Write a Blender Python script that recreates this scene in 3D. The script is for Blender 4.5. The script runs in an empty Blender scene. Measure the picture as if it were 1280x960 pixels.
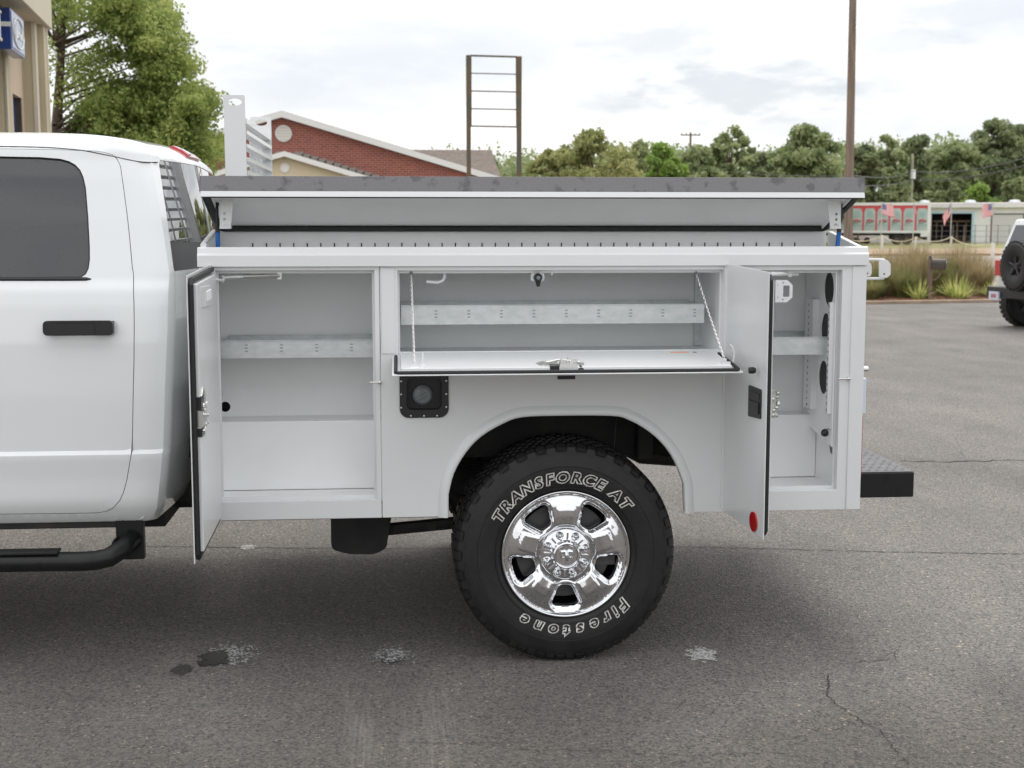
import bpy, bmesh, math, random
import numpy as np
from math import sin, cos, pi, radians, sqrt, atan2
from mathutils import Vector, Matrix, noise
from mathutils.geometry import delaunay_2d_cdt
random.seed(7)
SC = bpy.context.scene
COL = SC.collection

# ------------------------------------------------------------------ camera
F_PX, PITCH, YAW = 1683.1, 0.1161, 0.0862
CAM = Vector((0.711, -4.989, 1.669))
cd = bpy.data.cameras.new('camera'); cam = bpy.data.objects.new('camera', cd); COL.objects.link(cam)
cam.location = CAM; cam.rotation_euler = (pi/2 - PITCH, 0, -YAW)
cd.sensor_width = 36; cd.lens = 36*F_PX/1280; cd.clip_end = 3000; cd.clip_start = .05
cd.dof.use_dof = True; cd.dof.focus_distance = 5.15; cd.dof.aperture_fstop = 6.3
SC.camera = cam
# ------------------------------------------------------------------ world and sun
SUN_EL, SUN_AZ = radians(66), radians(28)      # azimuth from +Y towards +X
w = bpy.data.worlds.new('World'); SC.world = w; w.use_nodes = True
nt = w.node_tree; nt.nodes.clear()
def N(t, k, **kw):
    n = t.nodes.new(k)
    for a, b in kw.items(): setattr(n, a, b)
    return n
out = N(nt, 'ShaderNodeOutputWorld'); bg = N(nt, 'ShaderNodeBackground'); bg.inputs[1].default_value = .1
sky = N(nt, 'ShaderNodeTexSky', sky_type='NISHITA', sun_disc=False, sun_elevation=SUN_EL, sun_rotation=SUN_AZ)
tc = N(nt, 'ShaderNodeTexCoord'); sp = N(nt, 'ShaderNodeSeparateXYZ')
nt.links.new(tc.outputs['Generated'], sp.inputs[0])
mp = N(nt, 'ShaderNodeMapping'); mp.inputs['Scale'].default_value = (1, 1, 3.2); nt.links.new(tc.outputs['Generated'], mp.inputs[0])
n1 = N(nt, 'ShaderNodeTexNoise'); n1.inputs['Scale'].default_value = 3.6; n1.inputs['Detail'].default_value = 7; n1.inputs['Roughness'].default_value = .52; n1.inputs['Distortion'].default_value = .35
nt.links.new(mp.outputs[0], n1.inputs[0])
r1 = N(nt, 'ShaderNodeValToRGB'); r1.color_ramp.interpolation = 'EASE'
e = r1.color_ramp.elements; e[0].position = .44; e[0].color = (9.0, 8.95, 8.9, 1); e[1].position = .66; e[1].color = (6.9, 7.1, 7.45, 1)
nt.links.new(n1.outputs[0], r1.inputs[0])
grad = N(nt, 'ShaderNodeMapRange'); grad.inputs['From Min'].default_value = 0; grad.inputs['From Max'].default_value = 1; grad.inputs['To Min'].default_value = 1.0; grad.inputs['To Max'].default_value = 1.6
nt.links.new(sp.outputs[2], grad.inputs[0])
mul = N(nt, 'ShaderNodeVectorMath', operation='SCALE'); # three grey cloud banks seen over the trees, ragged by the same noise
def _dir(px, py):
    x, y = (px-640)/F_PX, (480-py)/F_PX
    v = Vector((sin(YAW)*cos(PITCH), cos(YAW)*cos(PITCH), -sin(PITCH))) + Vector((cos(YAW), -sin(YAW), 0))*x + Vector((cos(YAW), -sin(YAW), 0)).cross(Vector((sin(YAW)*cos(PITCH), cos(YAW)*cos(PITCH), -sin(PITCH))))*y
    return v.normalized()
nb = N(nt, 'ShaderNodeTexNoise'); nb.inputs['Scale'].default_value = 26; nb.inputs['Detail'].default_value = 6; nb.inputs['Roughness'].default_value = .55; nt.links.new(mp.outputs[0], nb.inputs[0])
cur = r1.outputs[0]
for cx_, cy_, rx_, ry_, amt in ((915, 114, 160, 34, .72), (812, 56, 110, 40, .5), (975, 160, 90, 18, .4), (1122, 50, 70, 26, .45), (1100, 105, 50, 20, .35), (770, 128, 110, 16, .4), (470, 60, 160, 50, .22), (330, 100, 90, 40, .2), (1210, 20, 120, 24, .3)):
    c_ = _dir(cx_, cy_)
    m_ = N(nt, 'ShaderNodeVectorMath', operation='SUBTRACT'); nt.links.new(tc.outputs['Generated'], m_.inputs[0]); m_.inputs[1].default_value = c_
    s_ = N(nt, 'ShaderNodeVectorMath', operation='MULTIPLY'); nt.links.new(m_.outputs[0], s_.inputs[0]); s_.inputs[1].default_value = (F_PX/rx_, F_PX/rx_*.3, F_PX/ry_)
    l_ = N(nt, 'ShaderNodeVectorMath', operation='LENGTH'); nt.links.new(s_.outputs[0], l_.inputs[0])
    a_ = N(nt, 'ShaderNodeMath', operation='MULTIPLY_ADD'); nt.links.new(nb.outputs[0], a_.inputs[0]); a_.inputs[1].default_value = 2.2; a_.inputs[2].default_value = -.05
    b_ = N(nt, 'ShaderNodeMath', operation='SUBTRACT'); nt.links.new(a_.outputs[0], b_.inputs[0]); nt.links.new(l_.outputs[1], b_.inputs[1])
    k_ = N(nt, 'ShaderNodeMapRange', interpolation_type='SMOOTHSTEP'); nt.links.new(b_.outputs[0], k_.inputs[0]); k_.inputs['From Min'].default_value = -.15; k_.inputs['From Max'].default_value = .75; k_.inputs['To Max'].default_value = amt
    x_ = N(nt, 'ShaderNodeMix', data_type='RGBA'); nt.links.new(k_.outputs[0], x_.inputs[0]); nt.links.new(cur, x_.inputs[6]); x_.inputs[7].default_value = (5.0, 5.35, 5.75, 1); cur = x_.outputs[2]
nt.links.new(cur, mul.inputs[0]); nt.links.new(grad.outputs[0], mul.inputs['Scale'])
mix = N(nt, 'ShaderNodeMix', data_type='RGBA'); mix.inputs[0].default_value = .93
nt.links.new(sky.outputs[0], mix.inputs[6]); nt.links.new(mul.outputs[0], mix.inputs[7])
nt.links.new(mix.outputs[2], bg.inputs[0]); nt.links.new(bg.outputs[0], out.inputs[0])
sl = bpy.data.lights.new('sun', 'SUN'); sl.energy = 1.15; sl.angle = radians(30); sl.color = (1, .96, .9)
sun = bpy.data.objects.new('sun', sl); COL.objects.link(sun)
sd = Vector((sin(SUN_AZ)*cos(SUN_EL), cos(SUN_AZ)*cos(SUN_EL), sin(SUN_EL)))
sun.rotation_euler = sd.to_track_quat('Z', 'Y').to_euler()
SC.view_settings.view_transform = 'Standard'; SC.view_settings.look = 'None'
SC.view_settings.exposure = 0.38; SC.view_settings.gamma = 1
SC.render.engine = 'CYCLES'; SC.cycles.max_bounces = 14; SC.cycles.diffuse_bounces = 9

# ------------------------------------------------------------------ measuring helper: image point -> place in the world
_fw = Vector((sin(YAW)*cos(PITCH), cos(YAW)*cos(PITCH), -sin(PITCH)))
_fh = Vector((sin(YAW), cos(YAW), 0)); _rt = Vector((cos(YAW), -sin(YAW), 0)); _up = _rt.cross(_fw)
def at(px, py, Y=None, X=None, Z=None, d=None):
    r = _fw + _rt*((px-640)/F_PX) + _up*((480-py)/F_PX)
    if Y is not None: t = (Y-CAM.y)/r.y
    elif X is not None: t = (X-CAM.x)/r.x
    elif Z is not None: t = (Z-CAM.z)/r.z
    else: t = d/r.dot(_fh)      # d = distance along the level line of sight
    return CAM + r*t
def F(px, py, Y=0):
    p = at(px, py, Y=Y); return (p.x, p.z)

# ------------------------------------------------------------------ materials
MATS = {}
def mat(name, col, rough=.5, metal=0, spec=.5, coat=0, noise_amt=0, noise_scale=20, bump=0, bump_scale=60, emit=None, col2=None, stretch=None, detail=4, alpha=None, lo=.35, hi=.65):
    m = bpy.data.materials.new(name); m.use_nodes = True; t = m.node_tree; b = t.nodes['Principled BSDF']
    b.inputs['Base Color'].default_value = (*col, 1); b.inputs['Roughness'].default_value = rough
    b.inputs['Metallic'].default_value = metal; b.inputs['Specular IOR Level'].default_value = spec
    b.inputs['Coat Weight'].default_value = coat; b.inputs['Coat Roughness'].default_value = .06
    tcn = N(t, 'ShaderNodeTexCoord'); mpn = N(t, 'ShaderNodeMapping')
    if stretch: mpn.inputs['Scale'].default_value = stretch
    t.links.new(tcn.outputs['Object'], mpn.inputs[0])
    if noise_amt or col2:
        nz = N(t, 'ShaderNodeTexNoise'); nz.inputs['Scale'].default_value = noise_scale; nz.inputs['Detail'].default_value = detail
        t.links.new(mpn.outputs[0], nz.inputs[0])
        rp = N(t, 'ShaderNodeValToRGB'); c2 = col2 or tuple(c*(1-noise_amt) for c in col)
        rp.color_ramp.elements[0].position = lo; rp.color_ramp.elements[1].position = hi
        rp.color_ramp.elements[0].color = (*col, 1); rp.color_ramp.elements[1].color = (*c2, 1)
        t.links.new(nz.outputs[0], rp.inputs[0]); t.links.new(rp.outputs[0], b.inputs['Base Color'])
    if bump:
        nb = N(t, 'ShaderNodeTexNoise'); nb.inputs['Scale'].default_value = bump_scale; nb.inputs['Detail'].default_value = 3
        t.links.new(mpn.outputs[0], nb.inputs[0])
        bn = N(t, 'ShaderNodeBump'); bn.inputs['Strength'].default_value = bump; bn.inputs['Distance'].default_value = .01
        t.links.new(nb.outputs[0], bn.inputs['Height']); t.links.new(bn.outputs[0], b.inputs['Normal'])
    MATS[name] = m; return m
white = mat('white_body_paint', (.76, .775, .78), .32, coat=.35, noise_amt=.035, noise_scale=1.7)
cabwhite = mat('white_cab_paint', (.80, .825, .83), .2, coat=.9, noise_amt=.02, noise_scale=1.2)
inner = mat('compartment_paint', (.87, .88, .88), .45, noise_amt=.05, noise_scale=3, bump=.03, bump_scale=8)
galv = mat('galvanised_steel', (.68, .705, .71), .38, metal=.5, col2=(.58, .615, .62), noise_scale=26, detail=6, stretch=(1, 1, 2))
steel = mat('bright_steel', (.7, .7, .68), .28, metal=1)
zinc = mat('zinc_latch', (.72, .74, .70), .35, metal=.9, noise_amt=.4, noise_scale=60)
chrome = mat('chrome', (.80, .81, .83), .04, metal=1)
rubber = mat('black_rubber', (.012, .012, .013), .55, noise_amt=.3, noise_scale=8)
tyrem = mat('tyre_rubber', (.009, .009, .010), .55, col2=(.015, .0145, .014), noise_scale=14, bump=.12, bump_scale=40)
blackp = mat('black_plastic', (.018, .018, .02), .35, bump=.05, bump_scale=200)
darkm = mat('dark_undercarriage', (.013, .013, .014), .7, col2=(.03, .027, .024), noise_scale=9)
bumperm = mat('black_coated_steel', (.012, .0125, .013), .36, spec=.35, col2=(.007, .0075, .008), noise_scale=14, lo=.55, hi=.62)
tread = mat('diamond_plate', (.16, .16, .165), .42, metal=.7, noise_amt=.3, noise_scale=15)
gray = mat('grey_liner_coating', (.17, .165, .17), .38, col2=(.10, .097, .105), noise_scale=17, detail=3, lo=.56, hi=.64, bump=.15, bump_scale=90)
blue = mat('blue_strut', (.0, .12, .42), .35)
redl = mat('red_lens', (.45, .008, .012), .15, coat=.6)
clearl = mat('clear_lens', (.65, .72, .8), .1, coat=.5)
outlinew = mat('white_letter_rubber', (.82, .81, .78), .6)
capg = mat('fuel_cap_grey', (.24, .27, .28), .35, noise_amt=.4, noise_scale=25)
orange = mat('warning_sticker', (.75, .33, .16), .5)
paper = mat('white_paper', (.8, .8, .78), .6)
def glassmat(name, col, rough=.03, a=.0):
    m = bpy.data.materials.new(name); m.use_nodes = True; b = m.node_tree.nodes['Principled BSDF']
    b.inputs['Base Color'].default_value = (*col, 1); b.inputs['Roughness'].default_value = rough; b.inputs['Specular IOR Level'].default_value = .6
    b.inputs['Coat Weight'].default_value = .6; b.inputs['Coat Roughness'].default_value = .02
    t = m.node_tree; tcn = N(t, 'ShaderNodeTexCoord'); v = N(t, 'ShaderNodeTexVoronoi'); v.inputs['Scale'].default_value = 55
    t.links.new(tcn.outputs['Object'], v.inputs[0]); rp = N(t, 'ShaderNodeValToRGB')
    rp.color_ramp.elements[0].position = .12; rp.color_ramp.elements[0].color = (*[c*.55 for c in col], 1)
    rp.color_ramp.elements[1].position = .2; rp.color_ramp.elements[1].color = (*col, 1)
    t.links.new(v.outputs[0], rp.inputs[0]); t.links.new(rp.outputs[0], b.inputs['Base Color'])
    return m
tint = glassmat('tinted_glass', (.030, .032, .035))
rearglass = glassmat('rear_glass', (.03, .034, .036), .01)

# ------------------------------------------------------------------ object helpers
def tag(o, label=None, cat=None, group=None, kind=None):
    if label: o['label'] = label
    if cat: o['category'] = cat
    if group: o['group'] = group
    if kind: o['kind'] = kind
    return o
def thing(name, label, cat, loc=(0, 0, 0), group=None):
    o = bpy.data.objects.new(name, None); COL.objects.link(o); o.location = loc; o.empty_display_size = .2
    return tag(o, label, cat, group)
def smooth(me, on=True):
    me.polygons.foreach_set('use_smooth', [on]*len(me.polygons))
def link(name, me, parent=None, bevel=0, **kw):
    """mesh in world coordinates; the parent (an unrotated Empty or a mesh at the origin) keeps it there"""
    o = bpy.data.objects.new(name, me); COL.objects.link(o)
    if parent is not None:
        d = 0; q = parent
        while q.parent is not None: d += 1; q = q.parent
        if d >= 2: parent = parent.parent          # never deeper than thing > part > sub-part
        o.parent = parent
        if parent.type == 'EMPTY': o.matrix_parent_inverse = Matrix.Translation(-Vector(parent.location))
    if bevel:
        b = o.modifiers.new('bevel', 'BEVEL'); b.width = bevel; b.segments = 2; b.limit_method = 'ANGLE'; b.angle_limit = radians(40); b.harden_normals = True
    tag(o, **kw)
    return o
class MB:
    def __init__(s): s.v = []; s.f = []; s.m = []; s.cur = 0
    def add(s, vs, fs):
        n = len(s.v); s.v += [tuple(v) for v in vs]; s.f += [tuple(i+n for i in f) for f in fs]; s.m += [s.cur]*len(fs); return s
    def box(s, x0, x1, y0, y1, z0, z1, M=None):
        vs = [Vector((x, y, z)) for z in (z0, z1) for y in (y0, y1) for x in (x0, x1)]
        if M: vs = [M @ v for v in vs]
        return s.add(vs, [(0, 2, 3, 1), (4, 5, 7, 6), (0, 1, 5, 4), (2, 6, 7, 3), (0, 4, 6, 2), (1, 3, 7, 5)])
    def hexa(s, b, t):      # bottom 4 points, top 4 points
        return s.add(list(b)+list(t), [(3, 2, 1, 0), (4, 5, 6, 7), (0, 1, 5, 4), (1, 2, 6, 5), (2, 3, 7, 6), (3, 0, 4, 7)])
    def tube(s, pts, r, n=8, caps=True):
        pts = [Vector(p) for p in pts]; rs = r if isinstance(r, (list, tuple)) else [r]*len(pts)
        prev = None; rings = []
        for i, p in enumerate(pts):
            d = (pts[min(i+1, len(pts)-1)]-pts[max(i-1, 0)]).normalized()
            if prev is None: a = d.orthogonal().normalized()
            else: a = (prev - d*prev.dot(d)).normalized()
            prev = a; b = d.cross(a)
            rings.append([p+(a*cos(2*pi*k/n)+b*sin(2*pi*k/n))*rs[i] for k in range(n)])
        vs = [v for rg in rings for v in rg]; fs = []
        for i in range(len(pts)-1):
            for k in range(n):
                fs.append((i*n+k, i*n+(k+1) % n, (i+1)*n+(k+1) % n, (i+1)*n+k))
        if caps: fs += [tuple(range(n))[::-1], tuple((len(pts)-1)*n+k for k in range(n))]
        return s.add(vs, fs)
    def lathe(s, prof, c, axis='Y', n=48, a0=0, a1=2*pi):   # prof: (r, h) along the axis
        full = abs(a1-a0-2*pi) < 1e-6; m = n if full else n+1; vs = []
        for k in range(m):
            a = a0+(a1-a0)*k/n
            for (r, h) in prof:
                u, v = r*cos(a), r*sin(a)
                p = {'Y': (u, h, v), 'X': (h, u, v), 'Z': (u, v, h)}[axis]
                vs.append((c[0]+p[0], c[1]+p[1], c[2]+p[2]))
        P = len(prof); fs = []
        for k in range(n):
            k2 = (k+1) % m
            for j in range(P-1): fs.append((k*P+j, k*P+j+1, k2*P+j+1, k2*P+j))
        return s.add(vs, fs)
    def mesh(s, name, mats, sm=False):
        me = bpy.data.meshes.new(name); me.from_pydata([tuple(v) for v in s.v], [], s.f)
        for m in (mats if isinstance(mats, (list, tuple)) else [mats]): me.materials.append(m)
        if any(s.m): me.polygons.foreach_set('material_index', s.m)
        bm = bmesh.new(); bm.from_mesh(me); bmesh.ops.recalc_face_normals(bm, faces=bm.faces); bm.to_mesh(me); bm.free()
        if sm:
            smooth(me)
            if sm != 'full': me.set_sharp_from_angle(angle=radians(35))
        me.update(); return me
    def part(s, name, mats, parent=None, sm=False, bevel=0, **kw):
        return link(name, s.mesh(name, mats, sm), parent, bevel, **kw)
def inpoly(x, y, P):
    c = False; j = len(P)-1
    for i in range(len(P)):
        if (P[i][1] > y) != (P[j][1] > y) and x < (P[j][0]-P[i][0])*(y-P[i][1])/(P[j][1]-P[i][1])+P[i][0]: c = not c
        j = i
    return c
def pdist(x, y, P):
    p = np.array(P); q = np.roll(p, -1, 0); d = q-p; L = (d**2).sum(1)+1e-12
    t = np.clip((((x-p[:, 0])*d[:, 0]+(y-p[:, 1])*d[:, 1])/L), 0, 1)
    return float(np.sqrt(((p[:, 0]+t*d[:, 0]-x)**2+(p[:, 1]+t*d[:, 1]-y)**2).min()))
def resample(P, st, closed=True):
    o = []; n = len(P)
    for i in range(n if closed else n-1):
        a = Vector(P[i]); b = Vector(P[(i+1) % n]); k = max(1, int((b-a).length/st+.5))
        o += [tuple(a.lerp(b, j/k)) for j in range(k)]
    if not closed: o.append(tuple(P[-1]))
    return o
def skin(outer, holes, step, fmap, rim=None, gx=None, gy=None):
    """triangulated sheet over a 2D outline with holes, mapped to 3D; rim = map for the edge turned back"""
    loops = [resample(outer, step)]+[resample(h, step*.7) for h in holes]
    vs = []; es = []
    for L in loops:
        n = len(vs); vs += [Vector(p[:2]) for p in L]; es += [(n+i, n+(i+1) % len(L)) for i in range(len(L))]
    xs = [p[0] for p in outer]; ys = [p[1] for p in outer]
    sx = gx or step; sy = gy or step
    if len(vs) and (max(xs)-min(xs))/sx*(max(ys)-min(ys))/sy > 4:
        X = min(xs)+sx
        while X < max(xs):
            Yv = min(ys)+sy
            while Yv < max(ys):
                if inpoly(X, Yv, outer) and not any(inpoly(X, Yv, h) for h in holes) and pdist(X, Yv, outer) > .4*min(sx, sy) and all(pdist(X, Yv, h) > .4*min(sx, sy) for h in holes):
                    vs.append(Vector((X, Yv)))
                Yv += sy
            X += sx
    V, E, T, *_ = delaunay_2d_cdt(vs, es, [], 0, 1e-6)
    fs = []
    for t in T:
        cx = sum(V[i][0] for i in t)/len(t); cy = sum(V[i][1] for i in t)/len(t)
        if inpoly(cx, cy, outer) and not any(inpoly(cx, cy, h) for h in holes): fs.append(tuple(t))
    mb = MB(); P3 = [fmap(v[0], v[1]) for v in V]
    mb.add(P3, fs)
    if rim:
        cnt = {}
        for f in fs:
            for i in range(len(f)):
                a, b = f[i], f[(i+1) % len(f)]; k = (min(a, b), max(a, b)); cnt.setdefault(k, []).append((a, b))
        bd = [v[0] for v in cnt.values() if len(v) == 1]; ids = {}
        for a, b in bd:
            for i in (a, b):
                if i not in ids: ids[i] = len(mb.v); mb.v.append(tuple(rim(V[i][0], V[i][1])))
        for a, b in bd: mb.f.append((b, a, ids[a], ids[b])); mb.m.append(mb.cur)
    return mb
def solid(outer, holes, y0, y1, M=None, ax='Y'):
    """flat plate with holes between two planes (axis Y: outline in X,Z; axis X: outline in Y,Z; axis Z: outline in X,Y)"""
    loops = [outer]+holes; vs = []; es = []
    for L in loops:
        n = len(vs); vs += [Vector(p[:2]) for p in L]; es += [(n+i, n+(i+1) % len(L)) for i in range(len(L))]
    V, E, T, *_ = delaunay_2d_cdt(vs, es, [], 0, 1e-7); fs = []
    for t in T:
        cx = sum(V[i][0] for i in t)/len(t); cy = sum(V[i][1] for i in t)/len(t)
        if inpoly(cx, cy, outer) and not any(inpoly(cx, cy, h) for h in holes): fs.append(tuple(t))
    f3 = {'Y': lambda a, b, h: Vector((a, h, b)), 'X': lambda a, b, h: Vector((h, a, b)), 'Z': lambda a, b, h: Vector((a, b, h))}[ax]
    n = len(V); P = [f3(v[0], v[1], y0) for v in V]+[f3(v[0], v[1], y1) for v in V]
    if M: P = [M @ p for p in P]
    cnt = {}
    for f in fs:
        for i in range(len(f)):
            a, b = f[i], f[(i+1) % len(f)]; k = (min(a, b), max(a, b)); cnt.setdefault(k, []).append((a, b))
    F_ = list(fs)+[tuple(i+n for i in reversed(f)) for f in fs]
    F_ += [(v[0][1], v[0][0], v[0][0]+n, v[0][1]+n) for v in cnt.values() if len(v) == 1]
    return P, F_
def rrect(x0, x1, z0, z1, r, n=5, corners=(1, 1, 1, 1)):
    o = []
    for k, (cx, cz, a) in enumerate(((x1-r, z0+r, -pi/2), (x1-r, z1-r, 0), (x0+r, z1-r, pi/2), (x0+r, z0+r, pi))):
        if corners[k]: o += [(cx+r*cos(a+pi/2*i/n), cz+r*sin(a+pi/2*i/n)) for i in range(n+1)]
        else: o.append(((x1, z0), (x1, z1), (x0, z1), (x0, z0))[k])
    return o
def rpoly(P, r, n=4):
    """outline with its corners rounded"""
    o = []; m = len(P)
    for i in range(m):
        a, b, c = Vector(P[i-1]), Vector(P[i]), Vector(P[(i+1) % m])
        ra = min(r, (a-b).length*.48, (c-b).length*.48); p = b+(a-b).normalized()*ra; q = b+(c-b).normalized()*ra
        for k in range(n+1):
            t = k/n; o.append(tuple(p*(1-t)**2+b*2*t*(1-t)+q*t*t))
    return o
def circ(cx, cz, r, n=24): return [(cx+r*cos(2*pi*k/n), cz+r*sin(2*pi*k/n)) for k in range(n)]
def copy_tree(o, parent=None):
    c = o.copy(); COL.objects.link(c); c.parent = parent
    for ch in [x for x in bpy.data.objects if x.parent == o]: copy_tree(ch, c)
    return c
def interp(z, tab):
    if z <= tab[0][0]: return tab[0][1]
    for (a, p), (b, q) in zip(tab, tab[1:]):
        if z <= b: return p+(q-p)*(z-a)/(b-a)
    return tab[-1][1]
louvm = mat('louvre_shade', (.33, .37, .37), .5, metal=.3)
rotorm = mat('brake_iron', (.10, .10, .10), .5, metal=.6)
# ================================================================== THE TRUCK
# world frame = truck frame: X towards its tail, Y across it (away from the camera), Z up; the near side of the utility body is Y = 0
L_, TOP, BOT, DEP, WID = 2.49, 1.596, .584, .42, 2.10
truck = thing('utility_truck', 'white crew cab pickup with utility body, its side compartment doors and top lid open', 'truck', (1.2, 1.0, 0))
def X_(px, py=450, Y=0): return F(px, py, Y)[0]
def Z_(py, px=680, Y=0): return F(px, py, Y)[1]
# ---- side panel: front frame piece, middle piece with the wheel arch, both with their openings
Zt, Zmid = 1.5245, Z_(442)
LO = (X_(272), X_(469), Z_(626, 370), Z_(338, 370))
MO = (X_(498), X_(903), Z_(443, 700), Z_(337.5, 700))
RO = (X_(909), X_(1050), Z_(613, 1000), Z_(337.5, 1000))
arch_px = [(560, 647), (560.4, 617), (567, 591), (582, 565), (601, 545), (628, 529), (651, 521), (693, 519), (762, 519), (785, 524), (811, 539), (831, 558), (844, 578), (854, 604), (855.7, 641)]
arch = [F(*p) for p in arch_px]
def spline(P, k=5):
    o = []; n = len(P)
    for i in range(n-1):
        p0, p1, p2, p3 = [Vector(P[min(max(j, 0), n-1)]) for j in (i-1, i, i+1, i+2)]
        for q in range(k):
            t = q/k; o.append(tuple(.5*((2*p1)+(p2-p0)*t+(2*p0-5*p1+4*p2-p3)*t*t+(3*p1-p0-3*p2+p3)*t**3)))
    o.append(tuple(P[-1])); return o
arch = [arch[0]]+spline(arch[1:-1], 3)+[arch[-1]]
xs1 = X_(475.5)
def rect(r): return [(r[0], r[2]), (r[1], r[2]), (r[1], r[3]), (r[0], r[3])]
def plate(name, outer, holes, y0, y1, m, parent, bevel=0, ax='Y', M=None, **kw):
    mb = MB(); mb.add(*solid(outer, holes, y0, y1, M, ax)); return mb.part(name, m, parent, bevel=bevel, **kw)
xs2 = X_(905.5, 560)
plate('side_panel', [(0, BOT), (xs1-.0012, BOT), (xs1-.0012, Zt), (0, Zt)], [rect(LO)], 0, .028, white, truck, .002)
mid_out = [(xs1+.0012, BOT)]+[(arch[0][0], BOT)]+arch[1:-1]+[(arch[-1][0], BOT), (L_, BOT), (L_, Zt), (xs1+.0012, Zt)]
_fx0, _fx1, _fz0, _fz1 = X_(499), X_(560.5), Z_(522, 530), Z_(466, 530)
plate('side_panel', mid_out, [rect(MO), rect(RO), rrect(_fx0+.022, _fx1-.022, _fz0+.026, _fz1-.016, .02)], 0, .028, white, truck, .002)
# bottom return flanges of the panel (the box has a floor)
b = MB(); b.box(0.01, arch[0][0]-.005, .028, .2, BOT+.001, BOT+.012); b.box(arch[-1][0]+.06, L_-.01, .028, .2, BOT+.001, BOT+.012); b.part('body_sill', white, truck)
# raised bead above the openings' sills (lower rail of the frame) and rear corner post
b = MB(); b.box(X_(1062), L_+.003, -.006, .04, BOT-.002, Zt-.002); b.part('corner_post', white, truck, bevel=.004)
b = MB(); b.box(.0, LO[0]+.0, -.004, .0, BOT-.001, Zt-.003); b.part('corner_post', white, truck, bevel=.003)
b = MB(); b.box(xs1+.006, X_(494), -.0035, .0, Zmid+.004, Zt-.004); b.part('door_post', white, truck, bevel=.003)
# top rail, a bent channel with a lip
rz0, rz1 = Z_(332.5), TOP
P = [(-.014, rz0), (-.014, Z_(318.5)), (-.006, Z_(316)), (-.001, rz1-.004), (.004, rz1), (.03, rz1), (.03, rz1-.012), (.012, rz1-.012), (.012, rz0+.006), (.0, rz0+.006), (.0, rz0)]
b = MB(); n = len(P)
b.add([(-.004, y, z) for y, z in P]+[(L_+.006, y, z) for y, z in P], [(i, (i+1) % n, n+(i+1) % n, n+i) for i in range(n)]+[tuple(range(n)), tuple(range(n, 2*n))])
b.part('top_rail', white, truck, bevel=.0015)
# rims that climb to the hinge line at both ends, with the inner trough walls
HY, HZ = .40, 1.652
for x0, x1 in ((0, .022), (L_-.022, L_)):
    b = MB(); b.hexa([(x0, .03, 1.0), (x1, .03, 1.0), (x1, HY, 1.0), (x0, HY, 1.0)], [(x0, .031, TOP-.001), (x1, .031, TOP-.001), (x1, HY, HZ), (x0, HY, HZ)]); b.part('end_panel', white, truck, bevel=.003)
b = MB()
b.box(.022, L_-.022, DEP, DEP+.02, 1.0, HZ+.002)
b.part('inner_wall', inner, truck)
sx0, sx1 = at(307/4*4, 306, Y=DEP).x, at(1000, 306, Y=DEP).x
b = MB()
k = 0; xx = at(316, 306, Y=DEP).x
while xx < at(1002, 306, Y=DEP).x:
    b.box(xx-.0022, xx+.0022, DEP-.003, DEP+.001, Z_(308.5, 600, DEP), Z_(303.5, 600, DEP)); xx += .0533; k += 1
b.part('slot_row', rubber, truck, kind='stuff', label='row of small dark slots along the inner wall of the top trough')
b = MB(); b.box(.024, L_-.024, .034, DEP-.002, Zt-.012, Zt-.004); b.part('trough_floor', inner, truck)
b = MB(); b.box(at(293, 300, Y=DEP).x, at(296, 300, Y=DEP).x, .1, DEP-.004, Zt, TOP-.005); b.box(at(1018, 300, Y=DEP).x, at(1021, 300, Y=DEP).x, .1, DEP-.004, Zt, TOP-.005); b.part('trough_divider', white, truck)
# ---- flare of the wheel arch
inn = [arch[0]]+arch[1:-1]+[arch[-1]]
def offs(P, d):
    o = []
    for i in range(len(P)):
        t = (Vector(P[min(i+1, len(P)-1)])-Vector(P[max(i-1, 0)])).normalized(); o.append((P[i][0]-t.y*d, P[i][1]+t.x*d))
    return o
prof = [(.001, .028), (-.001, -.012), (.003, -.017), (.012, -.0165), (.026, -.011), (.034, -.003), (.037, .001)]
b = MB(); rows = []
for d, y in prof:
    r = offs(inn, d); r[0] = (r[0][0], BOT-.0015); r[-1] = (r[-1][0], BOT-.0015); rows.append([(x, y, z) for x, z in r])
n = len(inn); b.add([p for r in rows for p in r], [(j*n+i, j*n+i+1, (j+1)*n+i+1, (j+1)*n+i) for j in range(len(prof)-1) for i in range(n-1)])
b.part('fender_flare', white, truck, sm='full')
# ---- compartments
def liner(r, yb, name='compartment_liner', zb=None, ledge=None, hole=None, xr=None, xlo=None):
    x0, x1, z0, z1 = r; g = .012; xr = xr or x1+.02; xl = x0-.01 if xlo is None else xlo
    b = MB()
    b.box(xl-.006, xl, .029, yb, z0-.03, z1+.02); b.box(xr, xr+.006, .029, yb, z0-.03, z1+.02)
    b.box(xl, xr, .029, yb, z1+.012, z1+.018); b.box(xl, xr, .029, yb, z0-.012, z0-.006)
    if hole:
        b.add(*solid([(xl, z0-.006), (xr, z0-.006), (xr, z1+.012), (xl, z1+.012)], [circ(*hole)], yb, yb+.004))
    else: b.box(xl, xr, yb, yb+.004, z0-.006, z1+.012)
    o = b.part(name, inner, truck)
    if ledge:
        zl, yl = ledge
        q = MB(); q.box(xl+.001, xr-.001, yl, yb-.001, z0-.004, zl); q.part('lower_box', inner, o, bevel=.004)
    # a folded flange a little behind the face, as the photo shows round each opening
    q = MB(); q.add(*solid([(x0-.005, z0-.005), (x1+.005, z0-.005), (x1+.005, z1+.005), (x0-.005, z1+.005)], [[(x0+.007, z0+.012), (x1-.009, z0+.012), (x1-.009, z1-.012), (x0+.007, z1-.012)]], .0285, .034))
    q.part('opening_flange', white, o, bevel=.001)
    return o
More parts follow.
